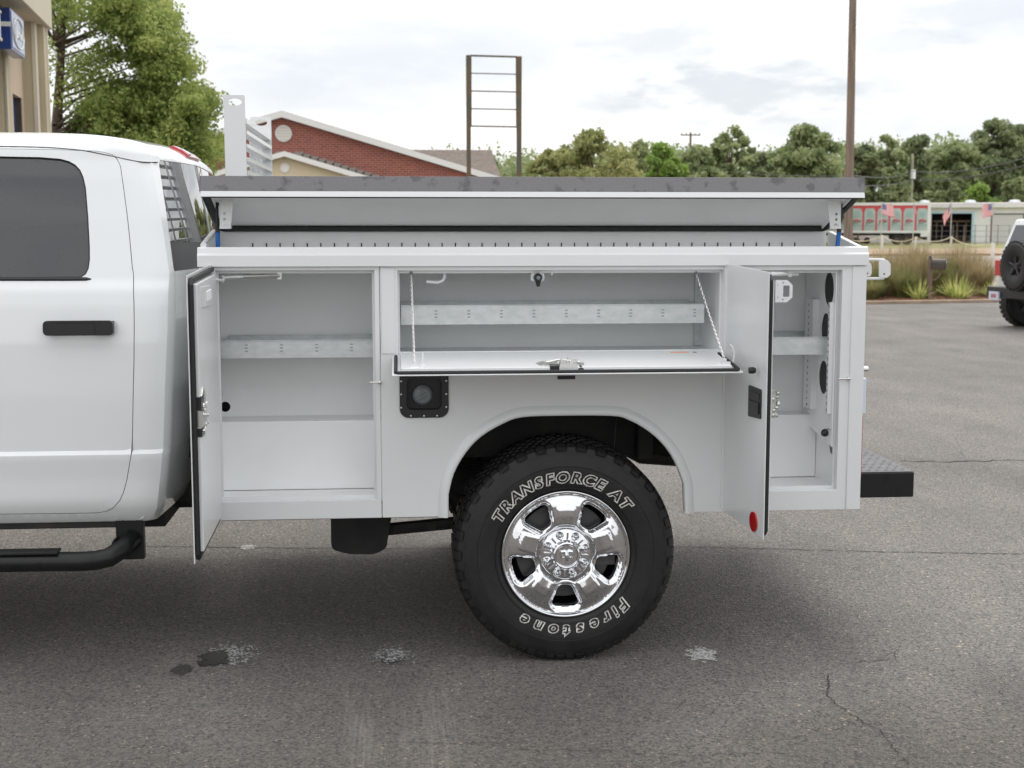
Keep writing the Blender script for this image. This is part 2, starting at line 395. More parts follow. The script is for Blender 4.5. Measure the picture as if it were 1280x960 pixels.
hb = at(281.5, 508.5, Y=.40)
zl = at(400, 526, Y=.24).z
lin1 = liner(LO, .40, ledge=(zl, .24), hole=(hb.x, hb.z, .0205), xlo=LO[0]-.055)
b = MB(); b.lathe([(.024, .405), (.0205, .41), (.0205, .46), (.0001, .46)], (hb.x, 0, hb.z), n=24); b.part('drain_tube', rubber, lin1)
b = MB(); zc = at(400, 483, Y=.4).z; b.box(LO[0], LO[1]+.02, .3985, .4, zc-.002, zc); b.part('panel_crease', inner, lin1)
# inner column at the left door
lin2 = liner(MO, .40, xr=MO[1]+.006)
pc = at(868, 400, Y=.38).x; pd = at(882, 400, Y=.38).x
b = MB(); b.box(pc, pd, .37, .399, MO[2]-.005, MO[3]+.01); b.box(pd+.01, pd+.022, .3, .318, MO[2]-.005, MO[3]+.01); b.part('shelf_standard', galv, lin2, bevel=.002)
lin3 = liner(RO, .40, ledge=(at(1000, 518, Y=.30).z, .30), xr=RO[1]+.012)
# ---- shelf trays
def tray(x0, x1, yf, yb, z0, z1, nslot, sl_first, sl_step, slot_z):
    t = .0025; b = MB()
    b.box(x0, x1, yf, yf+t, z0, z1); b.box(x0, x1, yf-.004, yf+.010, z1, z1+.003)
    b.box(x0, x1, yb-t, yb, z0, z1); b.box(x0, x0+t, yf+t, yb-t, z0, z1-.001); b.box(x1-t, x1, yf+t, yb-t, z0, z1-.001)
    b.box(x0+t, x1-t, yf+t, yb-t, z0+.003, z0+.006); b.box(x0, x1, yb-.008, yb, z1, z1+.0035)
    o = b.part('shelf_tray', galv, truck, bevel=.0008)
    for k in range(nslot):
        x = sl_first+k*sl_step
        if x > x1-.03: break
        q = MB()
        for i in range(3): q.box(x-.0055, x+.0055, yf-.0012, yf-.0001, slot_z+.012*i-.017, slot_z+.012*i-.012)
        q.part('tray_louvre', louvm, o)
    return o
ya = .12
tray(LO[0]-.004, LO[1]+.012, ya, .39, at(370, 447.5, Y=ya).z, at(370, 426, Y=ya).z, 4, at(308, 436, Y=ya).x, at(352, 436, Y=ya).x-at(308, 436, Y=ya).x, at(370, 434, Y=ya).z)
yb_ = .10
s2 = tray(at(501, 390, Y=yb_).x, at(880.5, 390, Y=yb_).x, yb_, .385, at(690, 405, Y=yb_).z, at(690, 381.5, Y=yb_).z, 9, at(545, 390, Y=yb_).x, at(586, 390, Y=yb_).x-at(545, 390, Y=yb_).x, at(700, 391, Y=yb_).z)
tray(RO[0]+.01, at(1044, 430, Y=.09).x, .09, .385, at(1000, 443.5, Y=.09).z, at(1000, 422, Y=.09).z, 0, 0, 1, 0)
for px in (912, 1010):      # rivet shine on the trays
    p = at(px, 437, Y=.089)
# ---- fittings in the middle compartment
def P3(px, py, Y): p = at(px, py, Y=Y); return Vector((p.x, p.y, p.z))
b = MB(); b.tube([P3(555, 337, .06), P3(556, 346, .06), P3(553, 351, .06), P3(547, 353, .06), P3(533, 352, .06)], .0058, 8); b.part('bent_rod_hook', white, truck, sm=True)
b = MB(); b.box(P3(500, 337, .04).x, P3(620, 337, .04).x, .04, .052, Z_(340, 560, .04), Z_(336, 560, .04)); b.box(P3(725, 337, .04).x, P3(880, 337, .04).x, .04, .052, Z_(340, 800, .04), Z_(336, 800, .04)); b.part('header_channel', white, truck, bevel=.002)
r = (P3(663, 340, .03).x, P3(681, 340, .03).x, Z_(351.5, 672, .03), Z_(336.5, 672, .03))
br = plate('striker_bracket', rpoly([(r[0]+.006, r[3]), (r[0], r[2]+.012), (r[0]+.006, r[2]), (r[1]-.006, r[2]), (r[1], r[2]+.012), (r[1]-.006, r[3])], .004), [], .03, .034, white, truck, .001)
c = P3(672.5, 347, .022)
b = MB(); b.lathe([(.0001, -.016), (.009, -.016), (.0155, -.010), (.0165, .0), (.0165, .008)], c, n=20); b.tube([c+Vector((0, 0, -.004)), c+Vector((0, -.002, -.018)), c+Vector((0, -.004, -.033))], [.014, .010, .006], 10); b.part('latch_bulb', blackp, br, sm=True)
b = MB(); b.lathe([(.0001, -.019), (.0065, -.0185), (.0075, -.016)], c, n=14); b.part('bulb_pin', capg, br, sm=True)
b = MB(); b.tube([P3(690, 337, .03), P3(690, 344, .03)], .0038, 8); b.part('header_tab', white, truck, sm=True); b = MB(); b.box(P3(657, 337, .04).x, P3(662, 337, .04).x, .035, .045, Z_(341, 660, .04), Z_(337, 660, .04)); b.part('header_tab', white, truck, sm=True)
# ---- drop-down middle door
dz = Z_(443.5, 700); dY = -.335; fz = at(700, 468.5, Y=dY).z
def dd(x, t, h):      # x along the body, t = 0 hinge .. 1 free edge, h above the skin
    y0, z0 = -.006, dz-.006; return Vector((x, y0+(dY-y0)*t, z0+(fz-z0)*t+h))
xa, xb = at(490, 468, Y=dY).x, at(929.5, 468, Y=dY).x
drop = None
b = MB(); b.add([dd(xa, 0, 0), dd(xb, 0, 0), dd(xb, 1, 0), dd(xa, 1, 0), dd(xa, 0, .004), dd(xb, 0, .004), dd(xb, 1, .004), dd(xa, 1, .004)], [(3, 2, 1, 0), (4, 5, 6, 7), (0, 1, 5, 4), (1, 2, 6, 5), (2, 3, 7, 6), (3, 0, 4, 7)])
drop = b.part('drop_door', white, truck, bevel=.0012, label='horizontal drop-down door hanging open on two chains')
ti = 1-.028/.33; xi0, xi1 = xa+.03, xb-.032
def pan(x0, x1, t0, t1, h0, h1, taper=.006):
    return ([dd(x0, t0, h0), dd(x1, t0, h0), dd(x1, t1, h0), dd(x0, t1, h0), dd(x0+taper, t0, h1), dd(x1-taper, t0, h1), dd(x1-taper, t1-taper, h1), dd(x0+taper, t1-taper, h1)], [(3, 2, 1, 0), (4, 5, 6, 7), (0, 1, 5, 4), (1, 2, 6, 5), (2, 3, 7, 6), (3, 0, 4, 7)])
b = MB(); b.add(*pan(xi0, xi1, .02, ti, .0042, .021, .002)); panel = b.part('door_pan', white, drop, bevel=.002)
b = MB()
b.tube([dd(xa+.014, .05, .009), dd(xa+.013, .93, .009), dd(xa+.02, .965, .009), dd(xb-.02, .965, .009), dd(xb-.013, .93, .009), dd(xb-.014, .05, .009)], .0066, 8)
b.part('door_seal', rubber, drop, sm=True)
# latch in the pan's middle
xm0, xm1 = at(672, 452, Y=-.3).x, at(733, 452, Y=-.3).x; W = xm1-xm0
b = MB(); b.add(*[[dd(xm0+u*W, t, h) for h in (.0212, .0245) for u, t in ((0, .72), (.12, .63), (.80, .63), (1, .74), (.93, .86), (.1, .86))], [(0, 1, 2, 3, 4, 5), (6, 7, 8, 9, 10, 11)]+[(i, (i+1) % 6, 6+(i+1) % 6, 6+i) for i in range(6)]])
la = b.part('door_latch', zinc, drop, bevel=.001)
b = MB(); b.add(*pan(xm0+.25*W, xm0+.44*W, .80, ti+.003, .012, .0252, .0)); b.add(*pan(xm0+.82*W, xm0+.95*W, .80, ti+.003, .012, .0252, .01)); b.part('latch_recess', blackp, la)
b = MB(); random.seed(3)
b.add(*pan(xm0+.44*W, xm0+.82*W, .76, ti+.005, .018, .034, .003))
for i in range(14):
    u = random.uniform(.42, .84); t = random.uniform(.66, .9); p = dd(xm0+u*W, t, .036)
    b.lathe([(.0001, .004), (.0035, .004), (.004, 0), (.0045, -.006)], p, 'Z', 8)
b.tube([dd(xm0+.2*W, .75, .028), dd(xm0+.5*W, .70, .034), dd(xm0+.9*W, .76, .028)], .003, 6); b.part('latch_works', steel, la, sm=True)
p0, p1 = at(837, 443.5, Z=dz), at(862, 444.5, Z=dz)
b = MB(); b.add(*pan(p0.x, p1.x, .12, .17, .0212, .0218, 0)); b.part('warning_label', orange, drop)
b = MB(); b.add(*pan(p1.x+.016, p1.x+.03, .13, .165, .0212, .0218, 0)); b.part('label_chip', blackp, drop)
# brackets where the chains hold the door
ch_l = [P3(514, 341, .03), dd(at(518, 450, Y=-.26).x, .78, .024)]; ch_r = [P3(870, 341, .03), dd(at(906, 452, Y=-.26).x, .80, .024)]
b = MB()
for c0 in (ch_l[1], ch_r[1]):
    b.box(c0.x-.014, c0.x+.016, c0.y-.012, c0.y+.012, c0.z-.006, c0.z+.004); b.box(c0.x-.002, c0.x+.002, c0.y-.01, c0.y+.01, c0.z, c0.z+.016)
p = ch_l[1]+Vector((.03, .05, 0)); b.tube([p, p+Vector((0, 0, .04))], .003, 6); p = ch_r[1]+Vector((.036, .03, 0)); b.tube([p+Vector((.0, 0, 0)), p+Vector((.004, 0, .03)), p+Vector((-.004, .0, .055)), p+Vector((-.014, 0, .062))], .0035, 6)
b.part('chain_bracket', white, drop, sm=True, kind='stuff')
def chain(a, b_, sag=.0):
    mb = MB(); n = int((b_-a).length/.0105)
    ax = (b_-a).normalized(); u = ax.orthogonal().normalized(); v = ax.cross(u)
    for i in range(n):
        t = (i+.5)/n; c = a.lerp(b_, t); c.z -= sag*4*t*(1-t); s_ = (u if i % 2 else v)
        pts = [c+ax*(.0078*cos(q))+s_*(.0035*sin(q)) for q in [2*pi*k/7 for k in range(8)]]
        mb.tube(pts, .0013, 4, False)
    return mb
for a, b_ in (ch_l, ch_r):
    chain(a, b_, .006).part('chain', steel, truck, sm=True, kind='stuff')
    q = MB(); q.lathe([(.0001, -.004), (.006, -.003), (.007, .002)], a, n=10); q.part('chain_bolt', capg, truck)
# ---- left door: open square to the body, hinged at its front edge, hanging a little
def mk_door(hx, ux, uy, width, z0, z1, droop, side, face_in):
    """hx hinge X; (ux,uy) direction of the door leaf; side +1: inner face looks to +X"""
    def D(t, z, n): # t metres along leaf, n metres off the skin towards the inner face
        return Vector((hx+ux*t+side*(-uy)*n, -.004+uy*t-side*(-ux)*n, z-droop*t/width))
    def slab(t0, t1, za, zb, n0, n1):
        return ([D(t, z, n) for n in (n0, n1) for t, z in ((t0, za), (t1, za), (t1, zb), (t0, zb))], [(3, 2, 1, 0), (4, 5, 6, 7), (0, 1, 5, 4), (1, 2, 6, 5), (2, 3, 7, 6), (3, 0, 4, 7)])
    return D, slab
zT, zB = Z_(331, 300), Z_(653, 300)
D1, S1 = mk_door(X_(264), 0.0, -1.0, .54, zB, zT, .020, 1, 1)
b = MB(); b.add(*S1(0, .54, zB, zT, 0, .0035)); door1 = b.part('compartment_door', white, truck, bevel=.001, label='front compartment door swung wide open, seen almost edge on')
b = MB(); ZB, ZT = zB+.035, zT-.03; b.add(*S1(.028, .512, ZB, ZT, .0036, .030)); dp = b.part('door_pan', white, door1, bevel=.003)
b = MB(); b.tube([D1(.012, zT-.016, .012), D1(.515, zT-.016, .012), D1(.526, zT-.03, .012), D1(.526, zB+.03, .012), D1(.515, zB+.016, .012), D1(.012, zB+.016, .012)], .0095, 8); b.part('door_seal', rubber, door1, sm=True)
b = MB(); b.add(*S1(.0, .02, zB, zT, .004, .012)); b.part('hinge_strip', galv, door1)
# octagonal stamped plate near the top, latch window at middle height
def on_inner(D, tz, h, n0, n1):
    P = [D(t, z, h) for t, z in tz]; Q = [D(t, z, h+.003) for t, z in tz]; n = len(P)
    return P+Q, [tuple(range(n)), tuple(range(n, 2*n))]+[(i, (i+1) % n, n+(i+1) % n, n+i) for i in range(n)]
def octa(D, slab, door, t0, t1, za, zb, h, m=white):
    c = .03; P = [(t0, za+.0), (t1-c, za), (t1, za+c*.8), (t1, zb-c*.8), (t1-c, zb), (t0, zb)]
    b = MB(); b.add(*on_inner(D, P, h, 0, 0)); o = b.part('stamped_plate', m, door, bevel=.001)
    q = MB(); q.add(*on_inner(D, [(t0+(t1-t0)*.38, za+.02), (t0+(t1-t0)*.8, za+.02), (t0+(t1-t0)*.8, zb-.02), (t0+(t1-t0)*.38, zb-.02)], h+.0032, 0, 0)); q.part('plate_pocket', inner, o)
    q = MB()
    for t, z in ((t0+.01, za+.012), (t0+.01, zb-.012), (t1-c-.01, za+.01), (t1-c-.01, zb-.01)):
        p = D(t, z, h+.003); q.lathe([(.0045, -.001), (.004, .003), (.0001, .0035)], p, 'X', 8)
    q.part('plate_rivet', steel, o)
octa(D1, S1, door1, .0, .0, 0, 0, 0) if 0 else None
po = MB()
c0 = .03
oc = [(.42, Z_(378, 260, -.4)), (.20, Z_(378, 265, -.2)-.004), (.17, Z_(372, 265, -.2)), (.17, Z_(360, 265, -.2)), (.20, Z_(354, 265, -.2)), (.42, Z_(354, 262, -.4)+.004)]
q = MB(); q.add(*on_inner(D1, oc, .0302, 0, 0)); so = q.part('stamped_plate', white, door1, bevel=.001)
q = MB(); q.add(*on_inner(D1, [(.32, Z_(372, 262, -.3)), (.21, Z_(372, 262, -.3)), (.21, Z_(360, 262, -.3)), (.32, Z_(360, 262, -.3))], .0334, 0, 0)); q.part('plate_pocket', inner, so)
zla, zlb = Z_(540, 250, -.45), Z_(478, 250, -.45)
q = MB(); q.add(*on_inner(D1, [(.512, zla+.01), (.43, zla+.0), (.40, zla+.03), (.40, zlb-.02), (.45, zlb), (.50, zlb-.03)], .0302, 0, 0)); lt = q.part('door_latch', zinc, door1, bevel=.001)
q = MB(); q.add(*S1(.45, .5135, zla+.10, zla+.145, .010, .0342)); q.add(*S1(.45, .5135, zla+.012, zla+.04, .010, .0342)); q.part('latch_recess', blackp, lt)
q = MB(); random.seed(5); q.add(*S1(.43, .514, zla+.045, zla+.098, .012, .040))
for i in range(12): q.lathe([(.006, -.001), (.0055, .006), (.0001, .007)], D1(random.uniform(.40, .51), random.uniform(zla+.02, zla+.12), .037), 'X', 8)
q.part('latch_works', steel, lt, sm=True)
# stay arm with its spring from the door to the header
a1 = D1(.12, zT-.03, .02); a2 = P3(278, 346, .03)
q = MB(); q.tube([P3(262, 348, -.08), P3(279, 351, .02), P3(280, 347.5, .03), P3(285, 346.5, .03), P3(302, 346, .03)], .0052, 8); q.tube([P3(279, 344, .03), P3(278, 354, .03)], .004, 6); st = q.part('stay_arm', white, truck, sm=True)
q = MB(); q.tube([P3(302, 346, .03), P3(350, 344.5, .03)], .0075, 8)
A, B_ = P3(302, 346, .03), P3(348, 344.5, .03); q.tube([A.lerp(B_, k/160)+Vector((0, cos(k*.9)*.009, sin(k*.9)*.009)) for k in range(161)], .0015, 4)
q.box(B_.x-.003, B_.x+.012, .026, .04, B_.z-.014, B_.z+.012); q.part('stay_spring', steel, st, sm=True)
q = MB(); q.box(P3(270, 340, .04).x, P3(313, 340, .04).x, .036, .05, Z_(342.5, 290, .04), Z_(338.5, 290, .04)); q.part('header_seal', capg, truck)
# ---- right door, a little past square, outer face to the camera
zT2, zB2 = Z_(329, 905), Z_(636, 905)
ang = atan2(-.43, .043)
D2, S2 = mk_door(X_(905.5), cos(ang), sin(ang), .432, zB2, zT2, .020, 1, 1)
b = MB(); b.add(*S2(0, .432, zB2, zT2, 0, .0035)); door2 = b.part('compartment_door', white, truck, bevel=.001, label='rear compartment door swung open with black paddle handle and round red reflector')
b = MB(); b.add(*S2(.025, .41, zB2+.03, zT2-.03, .0036, .03)); b.part('door_pan', white, door2, bevel=.003)
b = MB(); b.tube([D2(.012, zT2-.016, .012), D2(.41, zT2-.016, .012), D2(.421, zT2-.028, .012), D2(.421, zB2+.028, .012), D2(.41, zB2+.016, .012), D2(.012, zB2+.016, .012)], .009, 8); b.part('door_seal', rubber, door2, sm=True)
b = MB(); b.add(*S2(-.004, .004, zB2, zT2+.002, -.006, .0)); 
for z in (zT2, zB2+.03): b.tube([D2(0, z-.012, -.003), D2(0, z+.012, -.003)], .006, 8)
b.part('door_hinge', white, door2, sm=True)
def on_outer(D, P, h0=-.0002, h1=-.003):
    n = len(P); return [D(t, z, h0) for t, z in P]+[D(t, z, h1) for t, z in P], [tuple(range(n)), tuple(range(n, 2*n))]+[(i, (i+1) % n, n+(i+1) % n, n+i) for i in range(n)]
def d2t(px):     # distance along the leaf that shows at px
    best = min((abs(proj_x(D2(t/200*.432, 1.1, 0))-px), t) for t in range(201)); return best[1]/200*.432
def proj(P):
    v = Vector(P)-CAM; d = v.dot(_fw); return 640+F_PX*v.dot(_rt)/d, 480-F_PX*v.dot(_up)/d
def proj_x(P): return proj(P)[0]
def d2z(t, py): 
    lo, hi = .2, 2.0
    for _ in range(40):
        m = (lo+hi)/2
        if proj(D2(t, m, 0))[1] > py: lo = m
        else: hi = m
    return m
ta, tb = d2t(936.5), d2t(952.5)
hp = [(ta, d2z(ta, 520)), (tb, d2z(tb, 524)), (tb, d2z(tb, 487)), (ta, d2z(ta, 481))]
b = MB(); b.add(*on_outer(D2, rpoly(hp, .008), 0, -.004)); hd = b.part('paddle_handle', blackp, door2, bevel=.001)
b = MB(); b.add(*on_outer(D2, rpoly([(ta+.014, hp[0][1]+.014), (tb-.014, hp[1][1]+.014), (tb-.014, hp[2][1]-.05), (ta+.014, hp[3][1]-.05)], .006), -.0041, -.009)); b.add(*on_outer(D2, [(ta+.014, hp[3][1]-.04), (tb-.014, hp[2][1]-.04), (tb-.014, hp[2][1]-.018), (ta+.014, hp[3][1]-.018)], -.0041, -.006)); b.part('handle_paddle', blackp, hd, bevel=.001)
tr = d2t(946.0); zr = d2z(tr, 652); rr = .036
b = MB(); b.add(*on_outer(D2, circ(tr, zr, rr, 28), 0, -.006)); b.part('reflector', redl, door2, bevel=.0015, label='round red reflector near the bottom corner')
# stop bumper that the drop door rests against
p = P3(936, 463, -.36); b = MB(); b.tube([p, p+Vector((.016, 0, 0)), p+Vector((.024, 0, 0))], [.011, .0125, .009], 12); b.part('bumper_stop', blackp, door2, sm=True)
# plate on its inner side, seen past the edge
p0, p1 = at(969, 378, Y=-.2), at(991, 350, Y=-.2); e_ = [(p0.x, p0.z), (p1.x-.02, p0.z), (p1.x, p0.z+.018), (p1.x, p1.z-.018), (p1.x-.02, p1.z), (p0.x, p1.z)]
hx0, hx1 = at(979, 365, Y=-.2).x, at(987, 365, Y=-.2).x
b = MB(); b.add(*solid(e_, [rrect(hx0, hx1, p0.z+.02, p1.z-.02, .004), circ(p0.x+.028, p1.z-.010, .003, 8), circ(p0.x+.028, p0.z+.010, .003, 8), circ(p0.x+.008, p1.z-.018, .0025, 8), circ(p0.x+.008, p0.z+.018, .0025, 8)], -.2, -.197)); b.part('stamped_plate', white, door2)
# latch showing past the edge at mid height
b = MB(); random.seed(9); c = at(966, 505, Y=-.38)
b.box(c.x-.012, c.x+.008, c.y-.01, c.y+.02, c.z-.05, c.z+.05)
for i in range(12): b.lathe([(.0001, -.008), (.006, -.006), (.007, .006)], c+Vector((random.uniform(-.004, .02), random.uniform(-.01, .01), random.uniform(-.05, .05))), 'Y', 8)
b.part('door_latch', zinc, door2, sm=True)
b = MB(); b.tube([P3(963, 343, -.1), P3(985, 342.5, .04), P3(998, 343, .04)], [.008, .008, .006], 8); b.box(P3(985, 342, .03).x, P3(990, 342, .03).x, .028, .05, Z_(346, 988, .03), Z_(338, 988, .03)); b.part('stay_arm', white, truck, sm=True)
# ---- right compartment: upright panels with round ports, standards, tail-lamp back
xp = RO[1]-.01
for xq, y0, y1, zc in ((xp-.008, .015, .395, None),):
    z0, z1 = Z_(548, 1040, .1), Z_(339, 1040, .1)
    cy = .10
    zs = [Z_(361, 1040, cy), Z_(413, 1040, cy), Z_(473, 1038, cy)]
    b = MB(); b.add(*solid([(y0, z0-.02), (y1, z0+.03), (y1, z1), (y0, z1)], [[(cy+.058*cos(a), z+.066*sin(a)) for a in [2*pi*k/28 for k in range(28)]] for z, cy in zip(zs, (.10, .125, .14))], xq, xq+.003, ax='X'))
    sidep = b.part('port_panel', inner, truck)
    for z, cy in zip(zs, (.10, .125, .14)):
        b = MB(); b.add(*solid([(cy+.066*cos(a), z+.075*sin(a)) for a in [2*pi*k/24 for k in range(24)]], [], xq+.0035, xq+.008, ax='X')); b.part('port_backing', rubber, sidep)
for y0_, y1_, pt, pb, out_ in ((.21, .31, 374, 511, .026), (.030, .050, 378, 517, .016)):
    za, zb = at(1035, pb, Y=y0_).z, at(1035, pt, Y=y0_).z; X1 = xp-.0085; ym = (y0_+y1_)/2
    b = MB(); b.box(X1-out_, X1-out_+.003, y0_, y1_, za, zb); b.box(X1-out_+.003, X1, y0_, y0_+.004, za, zb); b.box(X1-out_+.003, X1, y1_-.004, y1_, za, zb)
    so = b.part('shelf_standard', white, truck)
    q = MB(); nn = int((zb-za)/.025)
    for k in range(nn): q.box(X1-out_-.001, X1-out_-.0002, ym-.004, ym+.004, za+.008+k*.025, za+.018+k*.025)
    q.part('standard_slots', capg, so, kind='stuff')
c = P3(1031, 541, .07); b = MB(); b.lathe([(.0001, -.016), (.011, -.012), (.016, 0), (.011, .012), (.0001, .016)], c, n=14); b.tube([c, P3(1043, 541, .07)], .006, 8); b.part('rubber_knob', blackp, truck, sm=True)
b = MB(); w0 = [P3(1038, 537, .035), P3(1045, 537, .035), P3(1045, 571, .035), P3(1042, 568, .035)]; b.hexa(w0, [p+Vector((0, .04, 0)) for p in w0]); b.part('lamp_housing', blackp, truck)
for px, py, dx in ((462, 478, 13), (1048, 473.5, 13)):
    a, c = P3(px, py, -.012), P3(px+dx, py, -.012); b = MB(); b.tube([a, c], .0032, 8); b.lathe([(.0001, -.006), (.006, -.004), (.007, .01)], c, n=10); b.part('striker_pin', steel, truck, sm=True)
# ---- fuel filler
fx0, fx1 = X_(499), X_(560.5); fz0, fz1 = Z_(522, 530), Z_(466, 530)
fo = rpoly([(fx0, fz0), (fx1, fz0), (fx1, fz1), (fx0, fz1)], .0) if 0 else rrect(fx0, fx1, fz0, fz1, .034, 6, (1, 0, 0, 1))
cf = (X_(528), Z_(494.5, 528)); ro = rrect(fx0+.026, fx1-.026, fz0+.03, fz1-.02, .02)
ff = plate('fuel_filler_plate', fo, [ro], -.006, -.0005, blackp, truck, .001)
b = MB(); b.add(*solid(rrect(fx0+.024, fx1-.024, fz0+.028, fz1-.018, .02), [], .045, .05)); ring = resample(ro, .02); n = len(ring)
b.add([(x, -.004, z) for x, z in ring]+[(x, .0452, z) for x, z in ring], [(i, (i+1) % n, n+(i+1) % n, n+i) for i in range(n)]); b.part('filler_well', blackp, ff)
b = MB(); b.lathe([(.0001, -.014), (.016, -.0145), (.029, -.010), (.031, -.004), (.036, .0), (.037, .03)], (cf[0], .012, cf[1]), n=32)
b.box(cf[0]-.024, cf[0]+.024, -.010, .0, cf[1]-.0045, cf[1]+.0045, Matrix.Translation((cf[0], 0, cf[1])) @ Matrix.Rotation(-.5, 4, 'Y') @ Matrix.Translation((-cf[0], 0, -cf[1]))); b.part('fuel_cap', capg, ff, sm=True)
for px, py in ((501.5, 476.5), (501.5, 492.8), (501.5, 509.5), (513.5, 519.6), (530, 519.6), (546.3, 519.4), (557.7, 508.5), (557.7, 492.4), (557.7, 476)):
    x, z = F(px, py); b = MB(); b.lathe([(.0001, -.0105), (.003, -.010), (.0045, -.006)], (x, 0, z), n=10); b.part('screw', steel, ff, sm=True)
b = MB(); b.box(X_(697), X_(719), -.004, .001, Z_(474, 708), Z_(469.5, 708)); b.part('hinge_slot', blackp, truck)
# ---- storage lid, open
la_ = [F(249, 242, .0), F(1080, 244, .0)]
lf = Vector((0, -.012, at(660, 241.2, Y=-.012).z)); hg = Vector((0, HY, HZ+.004))
u = (lf-hg); LD = u.length; u.normalize(); nn = Vector((0, u.z, -u.y))
if nn.z < 0: nn = -nn
def Lp(x, t, h): p = hg+u*(t*LD)+nn*h; return Vector((x, p.y, p.z))
lx0, lx1 = at(250, 241, Y=-.012).x, at(1081, 243, Y=-.012).x
def lslab(x0, x1, t0, t1, h0, h1): return ([Lp(x, t, h) for h in (h0, h1) for x, t in ((x0, t0), (x1, t0), (x1, t1), (x0, t1))], [(3, 2, 1, 0), (4, 5, 6, 7), (0, 1, 5, 4), (1, 2, 6, 5), (2, 3, 7, 6), (3, 0, 4, 7)])
lipH = .062
b = MB(); b.add(*lslab(lx0, lx1, 0, 1, lipH-.004, lipH)); b.add(*lslab(lx0, lx1, .999, 1.008, .004, lipH)); b.add(*lslab(lx0-.003, lx0, 0, 1.006, .004, lipH)); b.add(*lslab(lx1, lx1+.003, 0, 1.006, .004, lipH))
lid = b.part('storage_lid', gray, truck, bevel=.002, label='long top lid raised over the body, its outer lip coated dark grey')
b = MB(); b.add(*lslab(lx0+.002, lx1-.002, .93, 1.006, .0, .004)); b.add(*lslab(lx0+.002, lx1-.002, 1.0, 1.007, -.017, .0)); b.part('lid_lip', white, lid)
b = MB(); b.add(*lslab(lx0+.01, lx1-.01, .988, .9995, -.0195, -.004)); b.part('lid_lip_seal', rubber, lid)
b = MB(); b.add(*lslab(lx0+.035, lx1-.035, .03, .925, .014, .018)); b.add(*lslab(lx0+.035, lx1-.035, .921, .929, .0, .018)); b.add(*lslab(lx0+.031, lx0+.036, .03, .925, .0, .018)); b.add(*lslab(lx1-.036, lx1-.031, .03, .925, .0, .018)); b.part('lid_pan', inner, lid)
b = MB(); b.tube([Lp(lx0+.017, .95, .004), Lp(lx0+.017, .06, .004), Lp(lx0+.03, .02, .004), Lp(lx1-.03, .02, .004), Lp(lx1-.017, .06, .004), Lp(lx1-.017, .95, .004)], .0125, 8); b.part('lid_seal', rubber, lid, sm=True)
for s, pxs in ((-1, (277, 291)), (1, (1037, 1052))):
    x0, x1 = at(pxs[0], 262, Y=.08).x, at(pxs[1], 262, Y=.08).x
    za, zb = at(284, 286, Y=.12).z, at(284, 249, Y=.06).z; yq = .10
    sl_ = .012*s
    O = [(x0+sl_, za), (x1+sl_, za), (x1, zb), (x0, zb)] if s < 0 else [(x0+.012, za), (x1+.008, za), (x1-.003, zb), (x0-.004, zb)]
    xm = (O[0][0]+O[1][0])/2
    b = MB(); b.add(*solid(O, [circ(xm-.0+0, zb-.052, .0055, 12), circ(xm, zb-.073, .0055, 12)], yq, yq+.003)); b.add([(O[1][0], yq, za), (O[1][0], yq+.04, za), (O[2][0], yq+.04, zb), (O[2][0], yq, zb)], [(0, 1, 2, 3)])
    lb = b.part('lid_bracket', white, lid)
    b = MB(); b.box(O[0][0], O[1][0], yq+.01, yq+.012, za, zb); b.part('bracket_shadow_plate', galv, lb)
    b = MB(); b.tube([Vector((xm-.008, yq-.002, za+.012)), Vector((xm, yq-.002, za+.02)), Vector((xm+.008, yq-.002, za+.012))], .0018, 6); b.part('bracket_clip', steel, lb)
    gx_t, gx_b = (at(271, 252, Y=.14).x, at(272.5, 305, Y=.14).x) if s < 0 else (at(1054, 253, Y=.14).x, at(1046.5, 306, Y=.14).x)
    zt_, zm_, zb_ = at(660, 252, Y=.14).z, at(660, 290, Y=.14).z, at(660, 312, Y=.14).z
    tp, mp_, bp = Vector((gx_t, .14, zt_)), Vector((gx_t+(gx_b-gx_t)*.7, .14, zm_)), Vector((gx_b, .14, zb_))
    b = MB(); b.tube([tp, mp_], .0055, 8); b.tube([tp, tp+(mp_-tp)*.16], .009, 8); b.tube([tp+(mp_-tp)*.8, mp_+(bp-mp_)*.06], .009, 8); gs = b.part('gas_strut', blackp, truck, sm=True)
    b = MB(); b.tube([mp_, bp], .0088, 10); b.part('strut_cylinder', blue, gs, sm=True)
b = MB(); b.tube([(.01, .06, TOP+.006), (.01, HY-.03, HZ-.004)], .012, 8); b.part('end_roll', white, truck, sm=True)
# ---- back of the body: bed floor, far pack, tail
b = MB(); b.box(0, L_, DEP+.02, WID-DEP-.02, .98, 1.0); b.part('bed_floor', bumperm, truck)
b = MB(); b.box(0, L_, WID-DEP-.02, WID, BOT, TOP+.02); b.box(.0, .02, DEP+.02, WID-DEP-.02, 1.0, 1.3); b.part('far_side_pack', white, truck, bevel=.004)
b = MB(); b.add(*lslab(0, 0, 0, 0, 0, 0)) if 0 else None; b.box(0, L_, WID-DEP, WID+.01, TOP+.022, TOP+.07); b.part('far_lid', gray, truck, bevel=.004)
b = MB(); b.box(L_+.004, L_+.03, DEP+.03, WID-DEP-.03, .78, 1.45); b.part('tailgate', white, truck, bevel=.005)
b = MB(); b.box(L_-.03, L_-.004, .028, DEP+.019, BOT+.002, TOP-.03); b.part('rear_panel', white, truck)
b = MB(); b.box(L_+.001, L_+.024, .02, .12, Z_(519, 1076), Z_(473, 1076)); b.part('reversing_lamp', clearl, truck, bevel=.006)
b = MB(); b.box(L_+.001, L_+.014, .02, .12, Z_(598, 1072), Z_(520, 1072)); b.part('taillight', redl, truck, bevel=.003)
